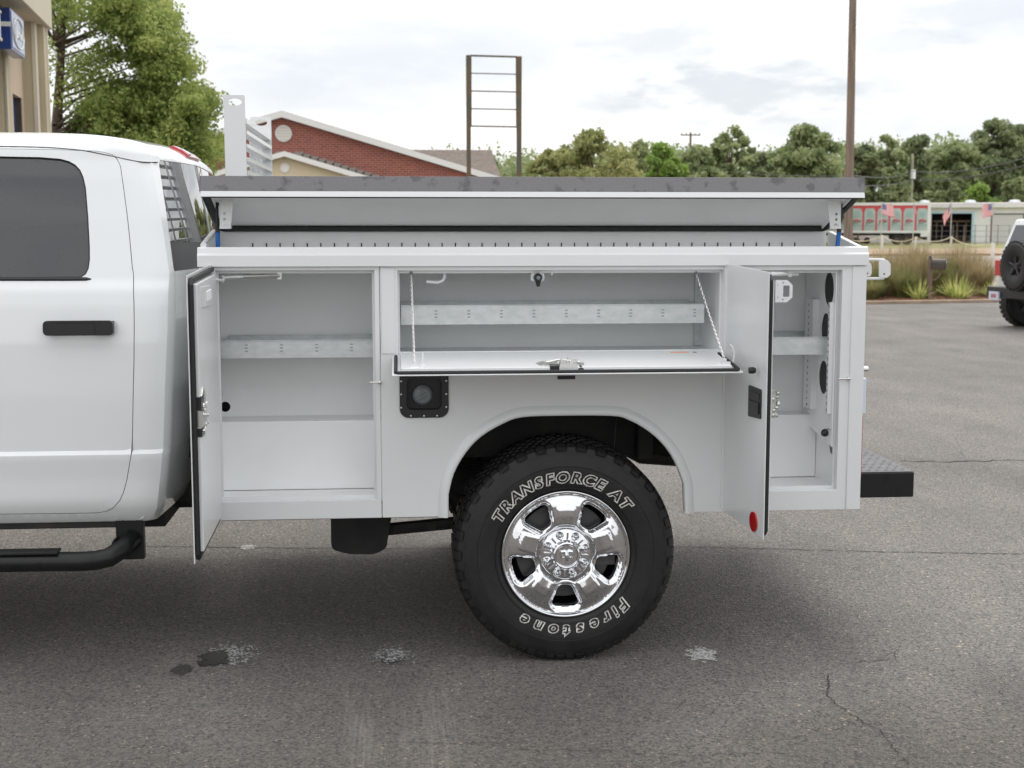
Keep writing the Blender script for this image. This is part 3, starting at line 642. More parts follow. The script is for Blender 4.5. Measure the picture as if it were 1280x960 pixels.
b = MB(); b.tube([P3(1078, 461, .05), P3(1084.5, 461, .05)], .011, 10); b.part('tail_latch', steel, truck, sm=True)
# grab handle / lid rest at the tail
y0 = .10
gA = [P3(1080, 324.5, y0), P3(1104, 324.5, y0), P3(1109, 328, y0), P3(1110.5, 336, y0), P3(1109, 344, y0), P3(1104, 348, y0), P3(1080, 348.5, y0)]
b = MB(); b.tube(gA, .0055, 8); gh = b.part('grab_handle', white, truck, sm=True)
pl_ = [F(1097.5, 328, y0), F(1099, 325, y0), F(1108, 325, y0), F(1112, 330, y0), F(1112, 343, y0), F(1108, 347, y0), F(1099, 347, y0), F(1097.5, 345, y0)]
plate('handle_plate', pl_, [circ(*F(1104, 342.5, y0), .0042, 10)], y0-.012, y0-.007, white, gh, .001)
pl_ = [F(1081, 328, y0+.0), F(1087, 328.5, y0), F(1088.5, 333, y0), F(1088.5, 341, y0), F(1087, 345, y0), F(1081, 346, y0)]
plate('handle_plate', pl_, [circ(*F(1083.5, 342, y0), .004, 10)], y0-.012, y0-.007, white, gh, .001)
# ---- step bumper
by = .06; bx1 = at(1143, 600, Y=by).x; bz0, bz1 = at(1110, 622, Y=by).z, at(1110, 590.5, Y=by).z
b = MB(); b.box(L_-.06, bx1, by, WID-.06, bz0, bz1); bm_ = b.part('rear_bumper', bumperm, truck, bevel=.006)
b = MB(); b.box(L_-.06, bx1-.004, by+.004, WID-.064, bz1+.0005, bz1+.002); tp = b.part('tread_plate', tread, bm_)
b = MB(); random.seed(11)
for i in range(26):
    for j in range(7):
        for k in range(2):
            x = L_+.0+j*.034+k*.017; y = by+.03+i*.034*2+k*.034
            if x > bx1-.02 or y > 1.0: continue
            a = radians(40 if k else -40); c = Vector((x, y, bz1+.0022)); M = Matrix.Translation(c) @ Matrix.Rotation(a, 4, 'Z')
            b.add([M @ Vector(v) for v in ((-.012, 0, 0), (0, -.0035, 0), (.012, 0, 0), (0, .0035, 0), (0, 0, .0026))], [(0, 1, 4), (1, 2, 4), (2, 3, 4), (3, 0, 4)])
b.part('tread_diamonds', tread, bm_, kind='stuff')
# ---- undercarriage
b = MB(); b.box(-3.3, L_-.02, .50, .56, .74, .88); b.box(-3.3, L_-.02, 1.50, 1.56, .74, .88)
for x in (-.35, .35, .86, 1.9, 2.35): b.box(x, x+.06, .56, 1.5, .76, .84)
fr = b.part('chassis_frame', darkm, truck)
b = MB(); b.box(LO[0]-.1, X_(556), .06, .2, BOT-.014, BOT-.004); b.part('body_subframe', darkm, truck)
b = MB(); b.box(X_(1010), L_-.04, .05, .2, BOT-.009, BOT-.001); b.part('body_subframe', darkm, truck)
wx, wz = X_(709), .4265; WY = .004       # wheel centre; WY = outer face of the tyre
b = MB(); b.tube([(wx, .2, wz), (wx, 1.9, wz)], .05, 12); b.lathe([(.06, -.16), (.15, -.08), (.17, 0), (.15, .08), (.06, .16)], (wx, 1.02, wz-.01), n=20); b.part('rear_axle', darkm, truck, sm=True)
b = MB()
for Y in (.45, 1.62):
    for k in range(4): b.tube([(wx-.62+k*.05, Y, .70-.02*k), (wx-.3, Y, .52-.016*k), (wx, Y, .47-.014*k), (wx+.18, Y, .58-.016*k), (wx+.30-k*.03, Y, .68-.02*k)], .014, 6)
    b.box(wx-.06, wx+.06, Y-.045, Y+.045, .40, .50); b.part('leaf_spring', darkm, truck); b = MB()
# hanging bracket and tank seen below the sill
hx0, hx1 = at(415, 670, Y=.45).x, at(489, 670, Y=.45).x; hz = at(450, 689, Y=.45).z
b = MB(); 
O = rpoly([(hx0, .62), (hx0-.002, hz+.05), (hx0+.004, hz+.02), (hx0+.07, hz), (hx1-.07, hz-.003), (hx1-.02, hz+.02), (hx1+.015, .575), (hx1+.02, .62)], .02)
b.add(*solid(O, [], .40, .52)); b.part('spring_hanger', darkm, truck, bevel=.012)
b = MB(); p0, p1 = at(480, 662, Y=.46), at(570, 655, Y=.46); b.tube([(p0.x, .46, p0.z-.0), (p1.x+.05, .46, p1.z+.01)], .026, 8); b.tube([(p1.x-.1, .43, p1.z), (p1.x-.1, .47, p1.z)], .02, 10); b.part('spring_eye', darkm, truck, sm=True)
b = MB(); b.box(-1.1, .1, .62, 1.1, .50, .72); b.part('fuel_tank', darkm, truck, bevel=.04)
b = MB(); b.tube([(-1.4, 1.38, .5), (.9, 1.38, .5), (1.0, 1.4, .62), (1.7, 1.4, .66), (1.9, 1.45, .55), (2.4, 1.5, .5)], .035, 10); b.part('exhaust_pipe', darkm, truck, sm=True)
# wheel housing: dark inner box above the tyre, open to the near side
x0, x1 = arch[0][0]-.03, arch[-1][0]+.03; zt = max(p[1] for p in arch)+.03
b = MB(); b.add([(x0, .03, BOT), (x0, DEP+.02, BOT), (x0, DEP+.02, zt), (x0, .03, zt), (x1, .03, BOT+.146), (x1, DEP+.02, BOT+.156), (x1, DEP+.02, zt), (x1, .03, zt)], [(0, 1, 2, 3), (4, 5, 6, 7), (3, 2, 6, 7)])
b.add([(x0, DEP+.021, BOT+.156), (x0, DEP+.021, zt), (x1, DEP+.021, zt), (x1, DEP+.021, BOT+.156)], [(0, 1, 2, 3)]); b.box(x0+.12, x1-.05, DEP-.02, DEP+.01, BOT+.156, zt-.04)
b.box(x0+.9*(x1-x0)-.06, x0+.9*(x1-x0), .3, DEP, BOT+.156, zt-.08); b.tube([(X_(783), .2, zt-.03), (X_(779), .2, Z_(566, 780, .2))], .003, 6); b.part('wheel_housing', darkm, truck)
# ---- wheel
def make_wheel(cx, y_out, cz, sgn, parent, letters=True):
    """sgn +1: outer face looks to -Y (near side)"""
    def Y(v): return y_out+sgn*v
    e = thing('wheel', None, None, (cx, y_out, cz)) if 0 else None
    # tyre: the parent part; local work in world coordinates
    R, Ri, Wd = .418, .243, .275
    prof = [(Ri, .030), (Ri+.004, .018), (Ri+.014, .010), (Ri+.03, .006), (Ri+.05, .0035), (.32, .001), (.345, .0), (.352, .003), (.365, .0045), (.387, .012), (.402, .023), (.411, .036), (.4125, .06), (.4125, Wd-.06), (.402, Wd-.027), (.36, Wd-.003), (.30, Wd-.004), (Ri, Wd-.03), (Ri-.01, Wd-.03), (Ri-.012, .05)]
    g = lambda r: r if r < .31 else r+(r-.31)*.088
    b = MB(); b.lathe([(g(r), Y(v)-0) for r, v in prof], (cx, 0, cz), n=96); ty = b.part('wheel', tyrem, parent, sm='full' if 0 else True)
    # tread blocks: shoulder lugs and centre blocks
    b = MB(); nb = 66
    for k in range(nb):
        a = 2*pi*k/nb
        for (v0, v1, off, wd) in ((.004, .062, 0, .0315), (.07, .10, .5, .028), (.108, .137, .2, .028), (.145, .172, .7, .028), (.18, .205, .3, .028), (.213, .271, .5, .0315)):
            aa = a+off*2*pi/nb; M = Matrix.Translation((cx, 0, cz)) @ Matrix.Rotation(-aa, 4, 'Y')
            j = (k % 2)*.004 if v0 < .01 else 0
            r1 = .4185
            if v0 < .01:   # shoulder lug wraps over the edge
                P = [(.381+j*3, Y(.0085)), (.404, Y(.0185)), (r1-.004, Y(.034)), (r1, Y(v1)), (.405, Y(v1)), (.385, Y(.03))]
                h = wd/2*.95
                b.add([M @ Vector((g(r), y, -h)) for r, y in P]+[M @ Vector((g(r), y, h)) for r, y in P], [tuple(range(6)), tuple(range(6, 12))]+[(i, (i+1) % 6, 6+(i+1) % 6, 6+i) for i in range(6)])
            else:
                b.box(.41, g(r1), min(Y(v0), Y(v1)), max(Y(v0), Y(v1)), -wd/2*.8, wd/2*.8, M)
    b.part('tread_blocks', tyrem, ty, kind='stuff')
    b = MB()
    for r in (.338, .268): b.lathe([(r, Y(.0008)), (r+.002, Y(-.0012)), (r+.004, Y(.0008))], (cx, 0, cz), n=96)
    b.part('sidewall_rib', tyrem, ty, sm=True)
    # rim: lip, then a dished disc with five openings
    b = MB(); b.lathe([(.243, Y(.04)), (.2465, Y(.018)), (.2475, Y(.006)), (.2445, Y(.001)), (.240, Y(.002)), (.2365, Y(.008)), (.2345, Y(.014))], (cx, 0, cz), n=96)
    rm = b.part('rim', chrome, ty, sm='full')
    holes = []
    for k in range(5):
        a = radians(-90+72*k); hp_ = rpoly([(.124, -.021), (.194, -.052), (.206, -.038), (.209, 0), (.206, .038), (.194, .052), (.124, .021)], .014, 5)
        holes.append([(r*cos(a)-t*sin(a), r*sin(a)+t*cos(a)) for r, t in hp_])
    def H(x, z):
        r = sqrt(x*x+z*z); d = min(pdist(x, z, h) for h in holes)
        y = interp(r, [(0, .032), (.085, .032), (.098, .030), (.118, .006), (.15, .001), (.195, .004), (.215, .012), (.228, .016), (.236, .014)])
        if r > .1: q_ = max(0, min(1, (.0185-d)/.0125)); y += .013*q_*q_*(3-2*q_)+.006*math.exp(-(d/.003)**2)
        a = (atan2(z, x)-radians(-54)) % radians(72); a = min(a, radians(72)-a)*r
        if .112 < r < .19: y += -.006*max(0, min(1, (.036-a)/.006)) * max(0, min(1, (.19-r)/.012))
        return y
    st = skin(circ(0, 0, .236, 90), holes, .0052, lambda x, z: Vector((cx+x, Y(H(x, z)), cz+z)), rim=lambda x, z: Vector((cx+x*.995, Y(H(x, z)+(.03 if x*x+z*z < .05 else .005)), cz+z*.995)))
    st.part('rim_disc', chrome, rm, sm='full')
    b = MB(); b.lathe([(.238, Y(.02)), (.225, Y(.06)), (.222, Y(.16)), (.215, Y(.2)), (.0, Y(.2))], (cx, 0, cz), n=60); b.part('rim_barrel', darkm, rm, sm=True)
    b = MB(); b.lathe([(.10, Y(.09)), (.185, Y(.09)), (.188, Y(.093)), (.188, Y(.115))], (cx, 0, cz), n=48); b.box(cx+.11, cx+.2, min(Y(.07), Y(.13)), max(Y(.07), Y(.13)), cz-.06, cz+.06); b.part('brake_rotor', rotorm, rm, sm=True)
    # hub cap with eight lug bumps
    b = MB(); b.lathe([(.102, Y(.034)), (.100, Y(.018)), (.096, Y(.013)), (.068, Y(.005)), (.058, Y(.0)), (.053, Y(-.006)), (.051, Y(-.016)), (.047, Y(-.019)), (.043, Y(-.018)), (.040, Y(-.014)), (.0001, Y(-.013))], (cx, 0, cz), n=64); hc = b.part('hub_cap', chrome, rm, sm=True)
    for k in range(8):
        a = radians(22.5+45*k-4); c = (cx+.0785*cos(a), 0, cz+.0785*sin(a))
        q = MB(); q.lathe([(.0165, Y(.014)), (.0155, Y(.0)), (.0125, Y(-.0035)), (.0095, Y(-.006)), (.0085, Y(-.011)), (.006, Y(-.014)), (.0001, Y(-.015))], c, n=20); q.part('lug_cover', chrome, hc, sm=True)
    q = MB()
    for k in range(8):
        a = radians(45*k-4); M = Matrix.Translation((cx, 0, cz)) @ Matrix.Rotation(-a, 4, 'Y'); q.box(.06, .086, min(Y(-.001), Y(.012)), max(Y(-.001), Y(.012)), -.004, .004, M)
    q.part('cap_ribs', chrome, hc, bevel=.001)
    # ram's-head emblem: shield, muzzle and curled horns
    q = MB(); sh = rpoly([(-.028, .021), (.028, .021), (.030, -.006), (0, -.029), (-.030, -.006)], .006)
    if sgn > 0:
        q.add(*solid([(cx+x, cz+z) for x, z in sh], [], Y(-.0135), Y(-.0165)))
        for s in (-1, 1): q.tube([Vector((cx+s*x, Y(-.019), cz+z)) for x, z in ((.003, .013), (.010, .018), (.019, .015), (.022, .005), (.018, -.006), (.011, -.008), (.009, -.002))], [.0055, .006, .006, .0052, .0045, .003, .002], 8)
        q.tube([Vector((cx, Y(-.017), cz+.014)), Vector((cx, Y(-.022), cz+.002)), Vector((cx, Y(-.021), cz-.010)), Vector((cx, Y(-.018), cz-.019))], [.008, .0085, .0065, .004], 8)
        q.part('emblem', chrome, hc, sm=True)
    if letters:
        def arc(txt, a_start, a_end, R0, size, widths=None):
            n = len(txt); W = [{'T': .95, 'A': 1.02, 'N': 1.12, 'S': .88, 'F': .86, 'O': 1.15, 'C': 1.0, 'E': .86, ' ': .55, 'i': .5, 'r': .8, 't': .75}.get(ch, 1) for ch in txt]; tot = sum(W); acc = 0
            for ch, wd in zip(txt, W):
                f = (acc+wd/2)/tot; acc += wd
                if ch == ' ': continue
                a = radians(a_start+(a_end-a_start)*f)
                cu = bpy.data.curves.new('t', 'FONT'); cu.body = ch; cu.size = size; cu.align_x = 'CENTER'; cu.fill_mode = 'NONE'; cu.bevel_depth = .0024; cu.bevel_resolution = 0; cu.resolution_u = 3; cu.offset = .0028
                to = bpy.data.objects.new('t', cu); COL.objects.link(to)
                me = bpy.data.meshes.new_from_object(to.evaluated_get(bpy.context.evaluated_depsgraph_get())); bpy.data.objects.remove(to); bpy.data.curves.remove(cu)
                # glyph x,y -> tangent, radial
                T = Vector((sin(a), 0, -cos(a))); Rr = Vector((cos(a), 0, sin(a)))
                for v in me.vertices:
                    lx, ly = v.co.x*1.12+v.co.y*.18-size*.04, v.co.y-size*.36; rad = R0+ly
                    v.co = Vector((cx, Y(-.0012), cz))+Rr*rad+T*lx
                    r_ = sqrt((v.co.x-cx)**2+(v.co.z-cz)**2); v.co.y = Y(interp(r_, [(Ri+.014, .010), (Ri+.03, .006), (Ri+.05, .0035), (.32, .001), (.345, .0)])-.0008)
                me.materials.clear(); me.materials.append(outlinew); link('raised_letter', me, ty)
        arc('TRANSFORCE AT', 154, 36, .300, .056)
        arc('Firestone', -37, -128, .302, .062)
    return ty
wheel = make_wheel(wx, WY, wz, 1, truck)
make_wheel(wx, WID-WY, wz, -1, truck, False)
# ================================================================== CAB
YC = WID/2
def px_x(px, py, Y): return at(px, py, Y=Y).x
zc_tab = lambda py: 1.669-(py-284)*4.95/1683
YS = [(.56, .115), (.575, .09), (.63, .060), (.66, .052), (.74, .048), (.80, .040), (.825, .036), (.837, .038), (.846, .052), (.87, .050), (1.05, .044), (1.25, .047), (1.38, .058), (1.44, .070), (1.475, .088), (1.55, .108), (1.7, .147), (1.85, .190), (1.93, .216)]
XR = [(.57, px_x(196, 655, .12)), (.62, px_x(203, 645, .1)), (.75, px_x(208, 600, .1)), (.84, px_x(211, 568, .1)), (1.1, px_x(214, 480, .1)), (1.3, px_x(216, 400, .1)), (1.5, px_x(218, 345, .13)), (1.7, px_x(208, 275, .17)), (1.93, px_x(196, 200, .24))]
S0, SC_, T_ = -.22, .1, .86
VR, DV, DZ, DYr, DXr = 1.93, .20, .098, .20, .36
def cabp(s, v, off=0.0):
    if v <= VR: z = v; ph = 0
    else: ph = min(1, (v-VR)/DV)*pi/2; z = VR+DZ*sin(ph)
    zz = min(v, VR); c = 1-cos(ph)
    y0 = interp(zz, YS)+DYr*c*.8; xr = interp(zz, XR)-DXr*c; rc = .05+.10*c+.02*max(0, (zz-1.5)/.4)
    xc = xr-rc
    if s <= -.6: X, Y, n = s, y0, (0, -1)
    elif s <= S0: X, Y, n = -.6+(s+.6)*(xc+.6)/(S0+.6), y0, (0, -1)
    elif s <= S0+SC_:
        th = (s-S0)/SC_*pi/2; X, Y, n = xc+rc*sin(th), y0+rc*(1-cos(th)), (sin(th), -cos(th))
    else:
        t = min(1, (s-S0-SC_)/T_); Y = y0+rc+t*(YC-y0-rc); X = xr+.035*(1-(1-t)**2); n = (1, 0)
    # a soft crown along the roof edge towards the middle
    if ph > 0 and s > S0+SC_: z += .018*sin(ph)*min(1, (s-S0-SC_)/T_)
    return Vector((X-n[0]*off, Y-n[1]*off, z-(off*sin(ph) if ph else 0)))
def cabs(px, py):     # image point -> (s, v) on the near side
    y = .06
    for _ in range(8): p = at(px, py, Y=y); y = interp(min(p.z, VR), YS)
    X = p.x; z = p.z
    xc = interp(min(z, VR), XR)-.05-.02*max(0, (min(z, VR)-1.5)/.4)
    s = X if X <= -.6 else -.6+(X+.6)*(S0+.6)/(xc+.6)
    return (s, z)
SE = S0+SC_+T_
door_px = [(0, 182.5), (60, 183.5), (120, 186), (132, 188.5), (141, 192.5), (147, 199), (151, 208), (155, 235), (162.5, 297), (166, 335), (168, 380), (168, 450), (166.5, 520), (164.5, 568), (159, 600), (155, 615), (150, 626), (142, 635), (133, 639.5), (122, 641.5), (60, 642.5), (0, 643)]
door_o = [cabs(*p) for p in door_px]; XF = -1.22
door_o = [(XF, door_o[0][1])]+door_o+[(XF+.02, door_o[-1][1])]
win_px = [(0, 196), (50, 197), (75, 199), (86, 202), (94, 206.5), (100, 213), (104, 222), (107, 235), (110, 272), (112, 310), (112, 325), (110.5, 336), (107, 343), (101, 347), (60, 347.5), (0, 348)]
win_o = [cabs(*p) for p in win_px]; win_o = [(XF+.08, win_o[0][1]-.005)]+win_o+[(XF+.08, win_o[-1][1])]
fdoor = [(XF-.015, door_o[0][1]-.002), (XF-.015, .64), (-2.30, .64), (-2.34, 1.40), (-1.86, door_o[0][1]-.03)]
fwin = [(XF-.09, 1.90), (XF-.09, 1.49), (-2.18, 1.49), (-1.84, 1.88)]
rw0 = S0+.085
rwin = rpoly([(rw0, 1.505), (SE+.0, 1.505), (SE+.0, 1.925), (rw0-.004, 1.915)], .02)
rwin = [(rw0, 1.515), (rw0+.01, 1.505), (SE-.001, 1.50), (SE-.001, 1.935), (rw0+.03, 1.922), (rw0+.004, 1.91)]
def shrink(P, d):
    c = []; n = len(P); A = sum(P[i][0]*P[(i+1) % n][1]-P[(i+1) % n][0]*P[i][1] for i in range(n)); sg = 1 if A > 0 else -1
    for i in range(n):
        t = (Vector(P[(i+1) % n])-Vector(P[i-1])).normalized(); c.append((P[i][0]-sg*t.y*d*-1*-1, P[i][1]+sg*t.x*d))
    return c
def mirror(mb):
    o = MB(); o.v = [(v[0], WID-v[1], v[2]) for v in mb.v]; o.f = [tuple(reversed(f)) for f in mb.f]; o.m = list(mb.m); return o
def cabskin(name, outer, holes, m, parent, off=0, depth=.025, both=True, gx=.05, gy=.014, **kw):
    mb = skin(outer, holes, .02, lambda s, v: cabp(s, v, off), rim=(lambda s, v: cabp(s, v, off+depth)) if depth else None, gx=gx, gy=gy)
    o = mb.part(name, m, parent, sm=True, **kw)
    q = mirror(mb).part(name, m, parent, sm=True) if both else None
    return o, q
side_o = [(-2.42, .57), (-1.2, .567), (S0, .567), (S0+SC_, .567), (SE, .567), (SE, VR+DV), (-1.78, VR+DV), (-2.42, 1.44)]
cabskin('cab_side', side_o, [door_o, fdoor, rwin], cabwhite, truck)
rd, rdm = cabskin('rear_door', shrink(door_o, .0025), [win_o], cabwhite, truck)
fd, fdm = cabskin('front_door', shrink(fdoor, .0025), [fwin], cabwhite, truck)
gl, _ = cabskin('door_window', shrink(win_o, -.004), [], tint, rd, off=.007, depth=0, gx=.06, gy=.03)
cabskin('door_window', shrink(fwin, -.004), [], tint, fd, off=.007, depth=0, gx=.06, gy=.03)
# rubber round the glass and the black belt moulding
b = MB(); b.tube([cabp(s, v, .004) for s, v in resample(win_o+[win_o[0]], .02, False)], .0045, 6, False); b.part('window_gasket', rubber, rd, sm=True)
b = MB(); pts = [cabs(px, 349) for px in (0, 30, 60, 90, 108, 114)]; pts = [(XF+.05, pts[0][1])]+pts
b.tube([cabp(s, v, .001) for s, v in pts], [.008]*5+[.0075, .003], 8); b.part('belt_moulding', blackp, rd, sm=True)
bt = [(rw0, 1.5), (rw0, 1.62)]
for mm in (0, 1):
    g1 = skin([(rw0-.003, 1.495), (SE, 1.49), (SE, 1.60), (rw0-.003, 1.615)], [], .03, lambda s, v: cabp(s, v, .006), gx=.06, gy=.03)
    g2 = skin([(rw0-.003, 1.615), (SE, 1.60), (SE, 1.94), (rw0+.03, 1.925), (rw0, 1.913)], [], .03, lambda s, v: cabp(s, v, .004), gx=.06, gy=.03)
    if mm: g1, g2 = mirror(g1), mirror(g2)
    rwn = g2.part('rear_window', rearglass, truck, sm=True); g1.part('blackout_band', blackp, rwn, sm=True)
# inside darkness
b = MB(); b.box(-2.2, -.32, .30, WID-.30, .62, 1.86); b.part('cab_interior', rubber, truck)
# roof
sk = skin([(-1.78, 0), (SE, 0), (SE, 1), (-1.78, 1)], [], .05, lambda s, t: None or (lambda p: Vector((p.x+(-.95-p.x)*t*(1 if s > -.6 else 0)*.9, p.y+(YC-p.y)*t, p.z+.022*(1-(1-t)**2))))(cabp(s, VR+DV)), gx=.05, gy=.08)
rf = sk.part('roof', cabwhite, truck, sm='full'); mirror(sk).part('roof', cabwhite, truck, sm='full')
b = MB(); sm_ = [cabs(*p) for p in ((60, 176.5),)]
ln = [(-1.5, VR+.05), (-.9, VR+.05), (-.62, VR+.046), (-.52, VR+.04), (-.42, VR+.028), (-.34, VR+.008), (-.27, VR-.008), (S0+.02, VR-.02), (rw0-.005, 1.912)]
b.tube([cabp(s, v, .0005) for s, v in resample(spline(ln, 4), .03, False)], .0022, 5); b.part('roof_seam', rubber, truck, sm=True)
# high brake lamp
def _fv(py, s):
    return min((abs(proj(cabp(s, VR+.001*k))[1]-py), VR+.001*k) for k in range(20, 196))[1]
s_l = min((abs(proj(cabp(SE-.01*k, VR+.1))[0]-219), SE-.01*k) for k in range(0, 80))[1]
va, vb = 1.968, 2.022; s_l = SE-.20

lampk = skin([(s_l, va), (SE, va), (SE, vb), (s_l, vb)], [], .03, lambda s, v: cabp(s, v, -.012), rim=lambda s, v: cabp(s, v, .004))
hl = lampk.part('high_brake_lamp', redl, truck, sm=True)
mirror(lampk).part('high_brake_lamp', redl, truck, sm=True)
cl_ = skin([(s_l+.25*(SE-s_l), va+.2*(vb-va)), (s_l+.6*(SE-s_l), va+.2*(vb-va)), (s_l+.6*(SE-s_l), va+.7*(vb-va)), (s_l+.25*(SE-s_l), va+.7*(vb-va))], [], .03, lambda s, v: cabp(s, v, -.0145), rim=lambda s, v: cabp(s, v, -.010)); cl_.part('cargo_lamp_lens', clearl, hl, sm=True)
# door handle
hy = .045; hA, hB = at(55, 409, Y=hy-.02), at(142.5, 409, Y=hy-.02); z0, z1 = at(100, 419, Y=hy-.02).z, at(100, 400.5, Y=hy-.02).z
b = MB(); b.add(*solid(rrect(hA.x, hB.x, z0, z1, .016), [], hy-.040, hy-.026)); b.box(hA.x+.004, hA.x+.05, hy-.03, hy+.015, z0+.008, z1-.008); b.box(hB.x-.075, hB.x-.004, hy-.03, hy+.015, z0+.004, z1-.004)
hdl = b.part('door_handle', blackp, rd, bevel=.006)
b = MB(); b.add(*solid(rrect(hA.x+.045, hB.x-.07, z1-.011, z1-.004, .003), [], hy-.0405, hy-.039)); b.part('handle_shadow_line', rubber, rd)
b = MB(); b.box(hB.x-.068, hB.x-.064, hy-.0415, hy-.03, z0+.002, z1-.002); b.part('handle_joint', rubber, rd)
# running board
tb = [at(px, py, Y=-.02) for px, py in ((0, 703), (70, 702), (100, 702), (120, 700.5), (136, 697), (149, 690), (158, 683))]
pts = [Vector((-2.3, -.02, tb[0].z))]+[Vector((p.x, -.02, p.z)) for p in tb]; pts[-1].y = .1; pts[-2].y = .02
b = MB(); b.tube(spline([tuple(p) for p in pts], 4) if 0 else pts, .036, 14); rb = b.part('running_board', bumperm, truck, sm='full')
p0 = at(0, 690, Y=-.02); p1 = at(74, 690, Y=-.02)
b = MB(); b.box(-1.6, p1.x, -.052, .012, p0.z-.006, p0.z+.004); b.part('step_pad', rubber, rb, bevel=.002)
x0, x1 = at(146.5, 680, Y=.12).x, at(181, 680, Y=.12).x; z0, z1 = at(165, 698, Y=.12).z, .60
b = MB(); b.box(x0, x1, .10, .14, z0, z1); b.box(x0, x0+.012, .02, .12, z0+.03, z0+.09); b.part('step_bracket', bumperm, rb, bevel=.004)
b = MB(); b.box(-2.3, -.25, .11, WID-.11, .545, .568); b.box(-2.3, -.2, .3, WID-.3, .50, .60); b.part('cab_floor', darkm, truck)
# nose (outside the frame, plain)
zb_ = 1.42
fw_ = rpoly([(-2.42, .60), (-2.44, zb_-.02), (-3.7, zb_-.14), (-3.88, 1.05), (-3.88, .55), (-3.45, .55), (-3.42, .75), (-3.25, .93), (-2.94, 1.0), (-2.63, .93), (-2.47, .75), (-2.46, .60)], .04)
for y0, y1 in ((.05, .10), (WID-.10, WID-.05)): plate('front_fender', fw_, [], y0, y1, cabwhite, truck, .02)
b = MB(); b.hexa([(-3.86, .1, 1.0), (-2.42, .1, 1.0), (-2.42, WID-.1, 1.0), (-3.86, WID-.1, 1.0)], [(-3.72, .12, zb_-.13), (-2.42, .1, zb_), (-2.42, WID-.1, zb_), (-3.72, WID-.12, zb_-.13)]); b.part('hood', cabwhite, truck, bevel=.03)
b = MB(); b.box(-3.92, -3.83, .15, WID-.15, .72, 1.2); b.part('grille', blackp, truck, bevel=.02)
b = MB(); b.box(-4.05, -3.86, .05, WID-.05, .48, .72); b.part('front_bumper', chrome, truck, bevel=.03)
b = MB(); b.add([(-2.44, .2, 1.43), (-2.44, WID-.2, 1.43), (-1.76, WID-.36, 2.02), (-1.76, .36, 2.02)], [(0, 1, 2, 3)]); b.part('windshield', tint, truck)
for y0 in (0, 1):
    r_ = MB(); Yw = .10 if not y0 else WID-.10; sg = 1 if not y0 else -1
    r_.lathe([(.15, Yw+sg*.03), (.243, Yw+sg*.02), (.30, Yw), (.36, Yw), (.40, Yw+sg*.02), (.42, Yw+sg*.05), (.42, Yw+sg*.22), (.38, Yw+sg*.26), (.2, Yw+sg*.26)], (-2.94, 0, .421), n=64); w_ = r_.part('wheel', tyrem, truck, sm=True)
    r_ = MB(); r_.lathe([(.0001, Yw+sg*.01), (.09, Yw+sg*.01), (.12, Yw+sg*.035), (.2, Yw+sg*.03), (.235, Yw+sg*.035), (.245, Yw+sg*.01)], (-2.94, 0, .421), n=48); r_.part('rim', chrome, w_, sm=True)
# ---- headache rack in front of the body
NYs = (.46, 1.53)
for Y in NYs:
    a_, c_ = at(280 if Y < 1 else 313, 150, Y=Y).x, at(308 if Y < 1 else 340, 150, Y=Y).x
    zt = at(290, 118.5, Y=.46).z
    zo = at(292, 127.5, Y=.46).z; ow = 8.5*5.4/F_PX
    P_ = rpoly([(a_+.01, 1.0), (c_, 1.0), (c_-.004, zt), (a_-.001, zt)], .008)
    ov = [((a_+c_)/2+ow*cos(a), zo+.5*ow*sin(a)+.0) for a in [2*pi*k/20 for k in range(20)]]
    pr = plate('rack_post', P_, [ov], Y-.002, Y+.002, white, truck, .0008) if Y < 1 else plate('rack_post', P_, [ov], Y-.002, Y+.002, white, truck, .0008)
    if Y < 1: rack0 = pr
    s_ = 1 if Y < 1 else -1
    b = MB(); b.box(a_, a_+.004, min(Y, Y+s_*.05), max(Y, Y+s_*.05), 1.0, zt-.05); b.part('post_flange', white, pr)
xa_, xb_ = at(308, 150, Y=.46).x, at(320, 170, Y=.75).x
zs0 = at(309.5, 164, Y=.47).z
b0 = None
for k in range(14):
    z = zs0-k*.052
    M = None
    b = MB(); b.hexa([(xa_-.035, .464, z-.012), (xa_+.0, .464, z), (xa_+.0, 1.526, z), (xa_-.035, 1.526, z-.012)], [(xa_-.035, .464, z-.009), (xa_+.0, .464, z+.003), (xa_+.0, 1.526, z+.003), (xa_-.035, 1.526, z-.009)])
    b.box(xa_-.001, xa_+.002, .464, 1.526, z-.012, z+.003); b.part('rack_slat', white, rack0)
b = MB()
for Y in (.50, .70, .99, 1.28, 1.48): b.box(xa_-.045, xa_-.037, Y-.012, Y+.012, 1.0, zs0+.035)
b.box(xa_-.045, xa_-.0, .464, 1.526, zs0+.03, zs0+.05); b.part('rack_upright', white, rack0)

